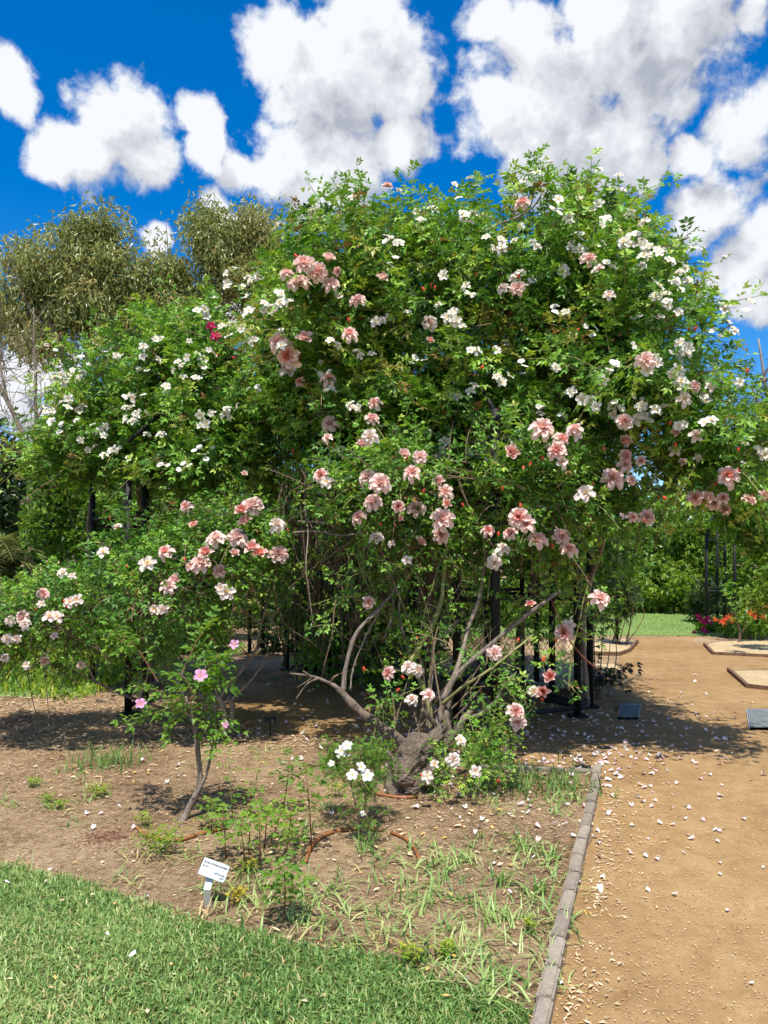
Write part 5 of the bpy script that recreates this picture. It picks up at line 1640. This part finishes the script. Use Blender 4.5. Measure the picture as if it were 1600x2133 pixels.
for u, v, s in NEARP:
    p = G(u, v)
    on_path = in_poly(p[None], path_poly)[0]
    on_lawn = in_poly(p[None], lawn_poly)[0]
    if on_lawn:
        p[2] = 0.04
    put_petal(p, s * p[1] / F * 0.85, 'pale rose petal lying on the granite path' if on_path else ('pale rose petal caught in the lawn grass' if on_lawn else 'pale rose petal lying on the mulched bed'), 'fallen petals on the path' if on_path else ('fallen petals on the lawn' if on_lawn else 'fallen petals on the bed'))
cnt = 0
while cnt < 110:
    u, v = random.uniform(1000, 1600), random.uniform(1480, 1760)
    if random.random() > math.exp(-((u - 1200) / 190) ** 2 - ((v - 1560) / 95) ** 2) + 0.06:
        continue
    p = G(u, v)
    if not in_poly(p[None], path_poly)[0]:
        continue
    put_petal(p, random.uniform(0.016, 0.034), 'pale rose petal lying on the granite path', 'fallen petals on the path')
    cnt += 1
# the far, uncountable petals in the shade under the roses
mb = MB()
pp, ss = [], []
while len(pp) < 700:
    u, v = random.gauss(1080, 260), random.gauss(1520, 70)
    if v < 1400 or v > 1720:
        continue
    p = G(u, v)
    pp.append(p + [0, 0, 0.012])
    ss.append(random.uniform(0.02, 0.045))
pp, ss = np.array(pp), np.array(ss)
for i in range(5):
    w = np.arange(i, len(pp), 5)
    V, Fc = petal_obj_mesh(i)
    a = rg.uniform(0, 6.28, len(w))
    place(mb, (V, Fc), pp[w], np.stack([np.cos(a), np.sin(a), 0 * a], -1), nrm(np.array([0, 0, 1.0]) + rg.normal(0, 0.3, (len(w), 3))), ss[w], rg.choice([0.05, 0.3, 0.7, 0.95], len(w)))
o = mb.build('petal_litter', M['ground_petal'])
tag(o, 'drift of small pale petals in the shade under the roses', 'petals', kind='stuff')

# ------------------------------------------------------------------ irrigation hose, label sign
def hose(label, pts, w=0.022):
    q = smooth_path([G(u, v) + [0, 0, 0.012] for u, v in pts], 8)
    o = MB().tube(q, w / 2, 8).build('irrigation_hose', M['hose'], None, True)
    return tag(o, label, 'hose')
hose('brown irrigation hose curving round the foot of the bare stem', [(285, 1728), (300, 1740), (340, 1752), (380, 1752), (420, 1740), (470, 1728)])
hose('brown irrigation hose looping past the suckers to the white bush', [(636, 1800), (645, 1775), (660, 1755), (690, 1738), (740, 1731), (800, 1733)])
hose('short brown irrigation hose by the gnarled stump', [(770, 1652), (800, 1660), (840, 1665), (870, 1662)])
hose('curved brown irrigation hose piece in the bed', [(815, 1738), (845, 1752), (865, 1775), (873, 1795)], 0.018)

sg_base = G(434, 1888)
sign = thing('plant_sign', 'small pale plant label sign on a bent metal stake in the bed', 'sign', tuple(sg_base))
d = sg_base[1]
px = d / F
st = MB()
b0 = np.array([0, 0, 0.0])
b1 = np.array([-0.006, 0.0, 0.075])
b2 = np.array([0.0, 0.03, 0.118])
w = 0.016
for a, b in ((b0, b1), (b1, b2)):
    n3 = np.array([0, -0.003, 0.0])
    V = np.array([a + [-w, 0, 0], a + [w, 0, 0], b + [w, 0, 0], b + [-w, 0, 0]])
    st.add(np.vstack([V, V - n3]), [[0, 1, 2, 3], [7, 6, 5, 4], [0, 4, 5, 1], [1, 5, 6, 2], [2, 6, 7, 3], [3, 7, 4, 0]])
o = st.build('stake', M['sign_stake'], sign)
o.location = (0, 0, 0)
# plate: 0.125 x 0.075, tilted back, rolled clockwise
pw, ph = 0.124, 0.078
bm = bmesh.new()
bmesh.ops.create_cube(bm, size=1)
for v_ in bm.verts:
    v_.co = Vector((v_.co.x * pw, v_.co.y * ph, v_.co.z * 0.003))
bmesh.ops.bevel(bm, geom=[e_ for e_ in bm.edges if abs(e_.verts[0].co.z - e_.verts[1].co.z) > 0.001], offset=0.003, segments=2, affect='EDGES')
me = bpy.data.meshes.new('plate')
bm.to_mesh(me)
bm.free()
me.materials.append(M['sign_plate'])
plate = link('plate', me, sign)
plate.matrix_local = Matrix.Translation(Vector((0.018, 0.035, 0.150))) @ Euler((0, math.radians(20), 0)).to_matrix().to_4x4() @ Euler((math.radians(48), 0, 0)).to_matrix().to_4x4()
def text(s, x, y, size, align='LEFT'):
    c = bpy.data.curves.new('lettering', 'FONT')
    c.body = s
    c.size = size
    c.align_x = align
    c.extrude = 0.0002
    c.offset = 0.00025
    c.materials.append(M['ink'])
    t_ = link('lettering_source', c)
    bpy.context.view_layer.update()
    me_ = bpy.data.meshes.new_from_object(t_.evaluated_get(bpy.context.evaluated_depsgraph_get()))
    bpy.data.objects.remove(t_)
    bpy.data.curves.remove(c)
    o = link('lettering', me_, plate)
    o.location = (x, y, 0.0022)
text('Rosa cinnamomeae', 0.0, 0.018, 0.0145, 'CENTER')
text('Species', -0.056, 0.002, 0.0095)
text('NE Europe', 0.056, -0.016, 0.0110, 'RIGHT')
text('1597', 0.056, -0.030, 0.0105, 'RIGHT')
# small dark stake with a tag further back
stake = thing('plant_stake', 'little dark label stake in the shaded bed', 'stake', tuple(G(563, 1535)))
MB().tube(np.array([[0, 0, 0], [0, 0.002, 0.07], [0, 0.004, 0.14]]), 0.006, 5).build('rod', M['black_metal'], stake).location = (0, 0, 0)
o = MB().box((0, 0, 0), (0.10, 0.004, 0.05)).build('tag', M['black_metal'], stake)
o.location = (0, 0.0, 0.15)
o.rotation_euler = (math.radians(-40), 0, 0)

# ------------------------------------------------------------------ background: shrubs and trees
def shrub(label, blobs, n, leaf, mat, tone=(0.45, 0.18), name='garden_shrub', cat='shrub', lump=0.25, trunk=True, tm=None, group=None, clump=0.5):
    bl = Blobs(blobs)
    base = bl.c.mean(axis=0)
    root = thing(name, label, cat, (base[0], base[1], 0), group)
    p, nn = bl.surface(int(n * 1.7), rg, lump)
    keep = rg.random(len(p)) < np.clip(0.75 + clump * 1.8 * vnoise(p, 2.5, 4), 0.08, 1)
    p, nn = p[keep], nn[keep]
    m = len(p)
    p = p - nn * (rg.random(m) ** 1.5 * bl.r.min() * 0.6)[:, None]
    p = p[(p[:, 2] > 0.03)]
    m = len(p)
    D = nrm(rg.normal(size=(m, 3)) + np.array([0, 0, 0.1]))
    U = nrm(np.array([0, 0, 1.0]) + rg.normal(0, 0.45, (m, 3)))
    T = np.clip(tone[0] + tone[1] * rg.normal(size=m) + 0.15 * vnoise(p, 4, 6), 0, 1)
    mb = MB()
    tm = tm or SIMPLE2
    for i, t_ in enumerate(tm):
        s = np.arange(i, m, len(tm))
        place(mb, t_, p[s], D[s], U[s], 1.3 * rg.uniform(*leaf, len(s)), T[s])
    o = mb.build('crown', M[mat], root)
    o['kind'] = 'stuff'
    if trunk:
        tb = MB()
        for k in range(7):
            c = bl.c[rg.integers(0, len(bl.c))]
            a = np.array([base[0] + rg.normal(0, 0.15), base[1] + rg.normal(0, 0.15), 0])
            e_ = c + rg.normal(0, 0.3, 3) * bl.r.mean() * 0.8
            tb.tube(smooth_path([a, (a + e_) / 2 + rg.normal(0, 0.15, 3), e_], 5), np.linspace(0.03, 0.008, 11) * min(2.0, max(0.25, bl.r.mean())), 5)
        tb.build('trunk', M['twig'], root, True)
    return root

SPR = [COMP5[i] for i in range(3)] 
# a far belt of trees closing the view
pts = []
tl = MB()
n = 16000
a = rg.uniform(-1.25, 1.25, n)
rr = rg.uniform(38, 46, n)
hh = 5.2 + 1.6 * np.sin(a * 17) + 0.9 * np.sin(a * 41 + 1)
p = np.stack([rr * np.sin(a), rr * np.cos(a), rg.random(n) ** 0.8 * hh], -1)
for i, t_ in enumerate(SIMPLE2):
    s_ = np.arange(i, n, 3)
    place(tl, t_, p[s_], nrm(rg.normal(size=(len(s_), 3))), nrm(np.array([0, -0.3, 1.0]) + rg.normal(0, 0.5, (len(s_), 3))), rg.uniform(0.5, 1.1, len(s_)), np.clip(0.5 + 0.25 * rg.normal(size=len(s_)), 0, 1))
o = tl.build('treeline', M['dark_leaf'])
tag(o, 'dark belt of far trees closing the garden behind the shrubs', 'treeline', kind='stuff')
# right side
shrub('rounded bright green shrub at the end of the path', [(1385, 1225, 20.5, 75, 60, 1.0), (1340, 1245, 20.5, 50, 45, 0.8), (1430, 1240, 20.5, 45, 42, 0.8)], 5200, (0.09, 0.16), 'shrub_leaf', (0.8, 0.16))
shrub('olive green tangled shrub rising behind the rounded one', [(1330, 1120, 22, 110, 90, 1.5), (1400, 1130, 22, 110, 80, 1.5), (1260, 1160, 22, 90, 100, 1.5)], 7000, (0.10, 0.18), 'shrub_leaf', (0.5, 0.2), clump=0.8)
shrub('leafy shrub mass behind the metal rose arch', [(1480, 1150, 21, 80, 90, 1.4), (1570, 1180, 20, 100, 90, 1.4)], 6500, (0.09, 0.16), 'shrub_leaf', (0.55, 0.2), clump=0.7)
shrub('bright climbing foliage hanging at the frame edge past the arch', [(1580, 1080, 14, 80, 60, 0.8), (1640, 1110, 14, 80, 80, 0.8), (1540, 1060, 14, 50, 40, 0.5)], 5200, (0.08, 0.13), 'fresh_leaf', (0.5, 0.2), trunk=False)
shrub('low loose shrub in the bed beside the lilies', [(1585, 1250, 12.5, 35, 40, 0.35), (1610, 1220, 12.5, 40, 50, 0.4), (1555, 1290, 12, 25, 22, 0.25)], 620, (0.05, 0.09), 'shrub_leaf', (0.7, 0.2), clump=0.9, trunk=False)
shrub('dark feathery shrub at the path corner behind the arbour', [(1295, 1240, 13.2, 26, 62, 0.3), (1282, 1200, 13.2, 24, 50, 0.3)], 1900, (0.09, 0.16), 'dark_leaf', (0.7, 0.2), tm=[leaflet(1, 0.12, 0.1, 0.1)])
shrub('dark spiky shrub beside the metal rose arch', [(1480, 1270, 17.5, 30, 26, 0.4), (1470, 1255, 17.5, 22, 20, 0.3)], 900, (0.15, 0.3), 'dark_leaf', (0.6, 0.2), tm=[leaflet(1, 0.1, 0.1, 0.1)])
# seen through the arbour
shrub('bright shrub seen through the arbour mesh on its sunny side', [(980, 1260, 17, 90, 70, 1.0), (1080, 1270, 17, 80, 65, 0.9)], 4200, (0.08, 0.14), 'shrub_leaf', (0.65, 0.2))
shrub('mid green shrub seen through the arbour next to its pier', [(1170, 1260, 18, 80, 80, 1.0), (1230, 1230, 18, 60, 80, 0.9)], 3600, (0.08, 0.14), 'shrub_leaf', (0.45, 0.2))
shrub('sunlit shrub seen through the dark arbour doorway', [(540, 1270, 17, 90, 70, 1.0), (450, 1260, 17, 90, 80, 1.0)], 4200, (0.08, 0.14), 'shrub_leaf', (0.6, 0.2))
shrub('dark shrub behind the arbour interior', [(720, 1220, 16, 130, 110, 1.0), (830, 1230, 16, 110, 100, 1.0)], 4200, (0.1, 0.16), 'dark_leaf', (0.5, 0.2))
shrub('low dark leafy growth added behind the arbour piers to darken the view', [(640, 1320, 12.4, 90, 60, 0.5), (780, 1320, 12.2, 100, 70, 0.5), (880, 1310, 12.6, 50, 70, 0.4)], 4200, (0.08, 0.13), 'dark_leaf', (0.5, 0.2))  # extra growth added to hide sunlit ground and keep the interior dark
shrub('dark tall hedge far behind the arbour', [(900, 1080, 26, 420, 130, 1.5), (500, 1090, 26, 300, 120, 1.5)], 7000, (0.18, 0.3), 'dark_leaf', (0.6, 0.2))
# left side
shrub('tall bright green shrub left of the arbour posts', [(150, 1060, 13.5, 70, 110, 0.8), (230, 1090, 13.5, 90, 110, 0.9), (130, 960, 13.5, 60, 80, 0.7), (320, 1090, 13.5, 80, 110, 0.8), (420, 1100, 13.5, 80, 120, 0.8)], 11000, (0.07, 0.12), 'shrub_leaf', (0.5, 0.2), clump=0.6)
shrub('sunny low hedge on the grass at the far side of the rose bush', [(40, 1260, 13, 110, 60, 0.7), (-60, 1270, 13, 90, 70, 0.7), (150, 1270, 13, 90, 50, 0.6)], 6500, (0.06, 0.11), 'shrub_leaf', (0.75, 0.18))
shrub('low green hedge strip behind the rose bush', [(250, 1300, 12.5, 110, 60, 0.6), (400, 1310, 12.5, 90, 60, 0.6)], 4500, (0.06, 0.11), 'shrub_leaf', (0.55, 0.2))
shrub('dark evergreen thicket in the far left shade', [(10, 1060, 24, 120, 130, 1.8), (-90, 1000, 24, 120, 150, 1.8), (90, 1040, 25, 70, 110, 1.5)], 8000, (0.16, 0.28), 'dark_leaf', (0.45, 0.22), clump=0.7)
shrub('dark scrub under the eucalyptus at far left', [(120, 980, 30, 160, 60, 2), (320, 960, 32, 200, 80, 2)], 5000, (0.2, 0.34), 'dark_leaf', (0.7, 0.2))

def gum(label, u, vb, d, blobs, stems, n=900, tone=(0.52, 0.2), per=26, mat='gum_leaf', leaf=(0.2, 0.38), name='gum_tree', tm=None, cat='tree'):
    bl = Blobs([(a, b, d + e_, c, f_, h) for (a, b, e_, c, f_, h) in blobs])
    root = thing(name, label, cat, ((u - 800) / F * d, d, 0))
    p, nn = bl.surface(int(n * 1.9), rg, 0.9, 0.6)
    keep = rg.random(len(p)) < np.clip(0.55 + 1.5 * vnoise(p, 1.0, 4), 0.0, 1)
    p, nn = p[keep], nn[keep]
    m = len(p)
    p = p - nn * (rg.random(m) ** 1.3 * 1.1)[:, None]
    k = per
    off = rg.normal(0, 0.36, (m, k, 3))
    off[..., 2] = -np.abs(rg.normal(0, 0.42, (m, k)))
    P_ = (p[:, None, :] + off).reshape(-1, 3)
    M_ = len(P_)
    D = nrm(np.array([0, 0, -1.0]) + rg.normal(0, 0.7, (M_, 3)) + 0.35 * np.repeat(nn, k, axis=0))
    U = nrm(rg.normal(size=(M_, 3)))
    T = np.clip(tone[0] + tone[1] * np.repeat(rg.normal(size=m), k) * 0.8 + 0.13 * rg.normal(size=M_), 0, 1)
    mb = MB()
    tm = tm or [leaflet2(1, 0.24, 0.1, 0.25), leaflet2(1, 0.3, 0.1, 0.1)]
    for i, t_ in enumerate(tm):
        s = np.arange(i, M_, len(tm))
        place(mb, t_, P_[s], D[s], U[s], rg.uniform(*leaf, len(s)), T[s])
    o = mb.build('crown', M[mat], root)
    o['kind'] = 'stuff'
    for pts, r0, r1 in stems:
        q = smooth_path([P(a, b, d + c) if b > -9000 else None for a, b, c in pts], 6)
        MB().tube(q, np.linspace(r0, r1, len(q)), 7).build('limb' if r0 < 0.14 else 'trunk', M['gum_bark'], root, True)
    # fine branches inside the crown
    tb = MB()
    for j in range(90):
        c = p[rg.integers(0, m)]
        src = bl.c[np.argmin(np.linalg.norm(bl.c - c, axis=1))] + np.array([0, 0, -bl.r[:, 2].mean() * 0.7])
        tb.tube(smooth_path([src, (src + c) / 2 + rg.normal(0, 0.3, 3), c], 4), np.linspace(0.06, 0.015, 9), 4, cap=False)
    o = tb.build('branches', M['gum_bark'], root)
    o['kind'] = 'stuff'
gb = HV + F * CAMZ / 35
gum('olive eucalyptus with a broad crown at the far left', 130, gb, 35, [(205, 540, 0, 85, 85, 1.8), (85, 580, 0.5, 80, 75, 1.8), (30, 560, 0, 55, 60, 1.4), (255, 615, 0, 65, 75, 1.6), (130, 650, 0, 75, 55, 1.5), (30, 650, 0, 45, 60, 1.2), (200, 470, 0, 55, 40, 1.2), (90, 700, 0, 40, 35, 1.0), (310, 660, 0, 55, 70, 1.4)],
    [([(150, gb, 0), (160, 1000, 0), (175, 800, 0), (190, 680, 0), (205, 560, 0)], 0.28, 0.1), ([(170, 850, 0), (130, 740, 0), (95, 640, 0.3), (80, 570, 0.5)], 0.13, 0.05), ([(175, 800, 0), (110, 700, 0), (60, 640, 0), (35, 570, 0)], 0.12, 0.05), ([(185, 760, 0), (230, 690, 0), (250, 610, 0)], 0.12, 0.05), ([(185, 780, 0), (270, 720, 0), (310, 650, 0)], 0.1, 0.04)], 1500)
gum('tall brownish eucalyptus at the centre of the far trees', 420, gb, 36, [(440, 505, 0, 62, 78, 1.6), (370, 560, 0, 58, 60, 1.5), (330, 600, 0, 40, 60, 1.2), (430, 600, 0, 75, 70, 1.6), (380, 660, 0, 70, 40, 1.5)],
    [([(400, gb, 0), (400, 1000, 0), (405, 800, 0), (415, 680, 0), (440, 540, 0)], 0.26, 0.1), ([(405, 780, 0), (370, 690, 0), (360, 590, 0)], 0.12, 0.05), ([(408, 760, 0), (450, 680, 0), (460, 600, 0)], 0.12, 0.05)], 1150, (0.54, 0.2))
gum('rust tinted eucalyptus just left of the climbing rose', 550, gb, 37, [(540, 485, 0, 52, 70, 1.5), (560, 570, 0, 62, 60, 1.5), (500, 570, 0, 45, 60, 1.3), (640, 530, 0, 60, 35, 1.0), (570, 650, 0, 60, 50, 1.3)],
    [([(560, gb, 0), (555, 1000, 0), (550, 800, 0), (545, 680, 0), (540, 520, 0)], 0.26, 0.1), ([(550, 700, 0), (600, 620, 0), (640, 540, 0)], 0.1, 0.04)], 1100, (0.64, 0.2))
gum('dark feathery casuarina behind the climbing rose edge', 1600, HV + F * CAMZ / 28, 28, [(1600, 830, 0, 45, 120, 1.0), (1590, 960, 0, 50, 100, 1.0), (1640, 760, 0, 40, 90, 0.9), (1580, 730, 0, 14, 40, 0.4), (1650, 900, 0, 60, 140, 1.2)],
    [([(1605, HV + F * CAMZ / 28, 0), (1605, 1000, 0), (1600, 850, 0), (1580, 705, 0)], 0.16, 0.03)], 900, (0.45, 0.25), 14, 'pine_leaf', (0.25, 0.45), 'casuarina_tree', [leaflet(1, 0.06, 0.05, 0.3)])

# thin half bare tree at left, with dry twigs
bare = thing('bare_tree', 'thin half bare tree with dry twigs beside the bright shrub', 'tree', tuple(G(62, 1150 + F * CAMZ / 15)))
for pts, r0, r1, nm in (([(58, 1320, 15), (62, 1150, 15), (66, 1000, 15), (62, 960, 15)], 0.10, 0.06, 'trunk'), ([(62, 980, 15), (45, 900, 15), (10, 820, 15), (-40, 740, 15)], 0.055, 0.03, 'limb'), ([(64, 970, 15), (78, 900, 15), (76, 800, 15), (74, 700, 15), (70, 640, 15)], 0.05, 0.012, 'limb'), ([(20, 840, 15), (5, 760, 15), (8, 690, 15)], 0.03, 0.01, 'limb'), ([(76, 880, 15), (110, 820, 15), (130, 760, 15)], 0.025, 0.008, 'limb'), ([(50, 910, 15), (20, 900, 15), (-30, 880, 15)], 0.03, 0.01, 'limb')):
    q = smooth_path([P(*p) for p in pts], 7)
    q = q + np.stack([vnoise(q, 3, 1), 0 * q[:, 0], vnoise(q, 3, 2)], -1) * 0.04
    MB().tube(q, np.linspace(r0, r1, len(q)), 7).build(nm, M['cane'], bare, True)
tb = MB()
for j in range(260):
    a = P(rg.uniform(-30, 110), rg.uniform(680, 960), 15 + rg.normal(0, 0.4))
    dd = nrm(rg.normal(size=3) + np.array([0, 0, 0.8]))
    L = rg.uniform(0.3, 0.9)
    tb.tube(np.array([a, a + dd * L * 0.5 + rg.normal(0, 0.05, 3), a + dd * L]), [0.008, 0.006, 0.003], 3, cap=False)
o = tb.build('twigs', M['twig'], bare)
o['kind'] = 'stuff'

# palm at the left edge
palm = thing('palm_tree', 'low palm with arching yellow green fronds at the far left', 'palm', ((-20 - 800) / F * 14.5, 14.5, 0))
pc = np.array([(-30 - 800) / F * 14.5, 14.5, 1.5])
MB().tube(np.array([[pc[0], pc[1], 0], [pc[0], pc[1], 0.7], pc]), [0.22, 0.2, 0.16], 10).build('trunk', M['old_bark'], palm, True)
for j in range(22):
    a = rg.uniform(0, 6.28)
    el = rg.uniform(0.1, 1.1)
    L = rg.uniform(1.3, 1.9)
    t = np.linspace(0, 1, 22)
    dh = np.array([math.cos(a), math.sin(a), 0])
    sp_ = pc + dh * (L * t * math.cos(el))[:, None] + np.array([0, 0, 1.0]) * (L * t * math.sin(el) - 0.75 * L * t ** 2)[:, None]
    mb = MB().tube(sp_[::3], np.linspace(0.014, 0.005, len(sp_[::3])), 4, 0.7)
    tan = nrm(np.gradient(sp_, axis=0))
    for s in (-1, 1):
        side = nrm(np.cross(tan, np.array([0, 0, 1.0]))) * s
        place(mb, leaflet(1, 0.085, 0.1, 0.15), sp_[2:], nrm(side * 0.8 + tan * 0.65 + np.array([0, 0, 0.15]) + rg.normal(0, 0.08, side.shape))[2:], np.tile([0, 0, 1.0], (20, 1)), 0.42 * np.sin(np.clip(t[2:] * 0.85 + 0.15, 0, 1) * np.pi) + 0.08, np.full(20, np.clip(rg.normal(0.55, 0.22), 0, 1)))
    mb.build('frond', M['palm_leaf'], palm)

# metal rose arch at the end of the path
arch = thing('rose_arch', 'black metal rose arch standing in the bed at the path end', 'arch', (G(1500, 1300)[0], G(1500, 1300)[1], 0))
dA = 17.0
def apost(u, d_, top):
    x = (u - 800) / F * d_
    MB().tube(np.array([[x, d_, 0], [x, d_, top / 2], [x, d_, top]]), 0.035, 7).build('post', M['black_metal'], arch, True)
    return np.array([x, d_])
aa = [apost(1472, 16.6, 2.0), apost(1494, 17.4, 2.3), apost(1510, 16.9, 2.3), apost(1530, 17.0, 2.0)]
for z in (0.75, 1.85):
    for a, b in ((0, 3), (0, 1), (2, 3)):
        MB().tube(np.array([[*aa[a], z], [*((aa[a] + aa[b]) / 2), z], [*aa[b], z]]), 0.022, 6).build('rail', M['black_metal'], arch, True)
q = [np.array([*aa[0], 1.95]), np.array([*(aa[0] * 0.8 + aa[3] * 0.2), 2.35]), np.array([*((aa[0] + aa[3]) / 2), 2.5]), np.array([*(aa[0] * 0.2 + aa[3] * 0.8), 2.35]), np.array([*aa[3], 1.95])]
MB().tube(smooth_path(q, 5), 0.025, 6).build('hoop', M['black_metal'], arch, True)
shrub('young climbing rose winding up the metal arch', [(1505, 1195, 16.5, 10, 10, 0.12), (1520, 1118, 16.5, 22, 12, 0.2), (1490, 1095, 16.5, 26, 14, 0.2), (1525, 1225, 16.2, 18, 14, 0.15)], 300, (0.08, 0.13), 'fresh_leaf', (0.5, 0.2), name='climbing_rose', cat='climbing rose', lump=0.05, trunk=False)

# lilies and magenta roses by the arch
mr = shrub('low magenta flowered rose at the arch foot', [(1478, 1310, 15.5, 24, 14, 0.25), (1510, 1315, 15.5, 22, 12, 0.2)], 500, (0.06, 0.12), 'fresh_leaf', (0.45, 0.2), name='rose_bush', cat='rose bush', lump=0.03)
for u, v, s in ((1460, 1290, 15), (1467, 1296, 14), (1474, 1289, 13), (1466, 1312, 13), (1472, 1318, 12), (1446, 1318, 10), (1455, 1284, 11), (1480, 1298, 9)):
    put_flower('magenta', mr, P(u, v, 15.1), (0, -1, 0.6), s * 15.1 / F, 'magenta_bloom')
ly = shrub('clump of orange red lilies in the bed past the arch', [(1530, 1310, 14.5, 25, 18, 0.25), (1565, 1300, 14, 30, 20, 0.25), (1600, 1300, 14, 25, 20, 0.25)], 520, (0.12, 0.22), 'fresh_leaf', (0.6, 0.2), name='lily_clump', cat='lilies', lump=0.03, tm=[leaflet(1, 0.14, 0.2, 0.3)])
for u, v, s in ((1521, 1286, 16), (1505, 1295, 14), (1512, 1290, 12), (1562, 1278, 18), (1570, 1283, 16), (1578, 1278, 15), (1596, 1262, 18), (1490, 1290, 10), (1555, 1284, 14), (1590, 1285, 14), (1528, 1292, 12)):
    put_flower('orange', ly, P(u, v, 13.6), (random.gauss(0, 0.4), -1, 0.7), s * 13.6 / F, 'lily_bloom')
# young standard rose in the right bed
sr = thing('young_rose', 'young rose on a stout pruned stub in the gravel bed', 'rose bush', tuple(G(1543, 1338)))
dS = gd(1338)
canes(sr, [([(1540, 1341, dS), (1541, 1320, dS), (1538, 1300, dS), (1530, 1270, dS)], 9, 3, 'old_bark'), ([(1541, 1325, dS), (1552, 1305, dS), (1560, 1270, dS)], 4, 2, 'twig'), ([(1535, 1340, dS), (1541, 1336, dS), (1548, 1340, dS)], 7, 5, 'old_bark')])
ssr = []
for a, b in (((1538, 1300, dS), (1520, 1240, dS)), ((1538, 1300, dS), (1548, 1230, dS)), ((1555, 1290, dS), (1575, 1235, dS))):
    spray(ssr, a, b, 9, r2, 0.03, (0.12, 0.18), 0.7)
bake_leaves('foliage', sr, ssr, M['fresh_leaf'], COMP5, 300)
# low dark rose by the arbour's corner
dr = thing('dark_rose', 'dark bronze leaved low rose spilling from the arbour corner', 'rose bush', tuple(G(1240, 1450)))
dD = gd(1450)
sdr = []
for k in range(9):
    spray(sdr, (1240 + random.uniform(-15, 10), 1430, dD), (1240 + random.uniform(-30, 75), random.uniform(1375, 1430), dD - random.uniform(0, 0.4)), 9, r2, 0.06, (0.10, 0.15), 0.1)
bake_leaves('foliage', dr, sdr, M['dark_leaf'], COMP5, 300)
stems_mesh('twigs', dr, sdr, M['red_stem'], 0.005)
# loose rose sprays at the right of the arbour
gr = shrub('airy rose bush growing at the far corner post of the arbour', [(1255, 1290, 8.6, 45, 60, 0.35), (1240, 1200, 8.4, 40, 60, 0.3)], 700, (0.05, 0.08), 'rose_leaf', (0.45, 0.2), name='rose_bush', cat='rose bush', lump=0.06, clump=0.9)
print('objects', len(bpy.data.objects), 'triangles', sum(len(m_.loops) - 2 * len(m_.polygons) for m_ in bpy.data.meshes))
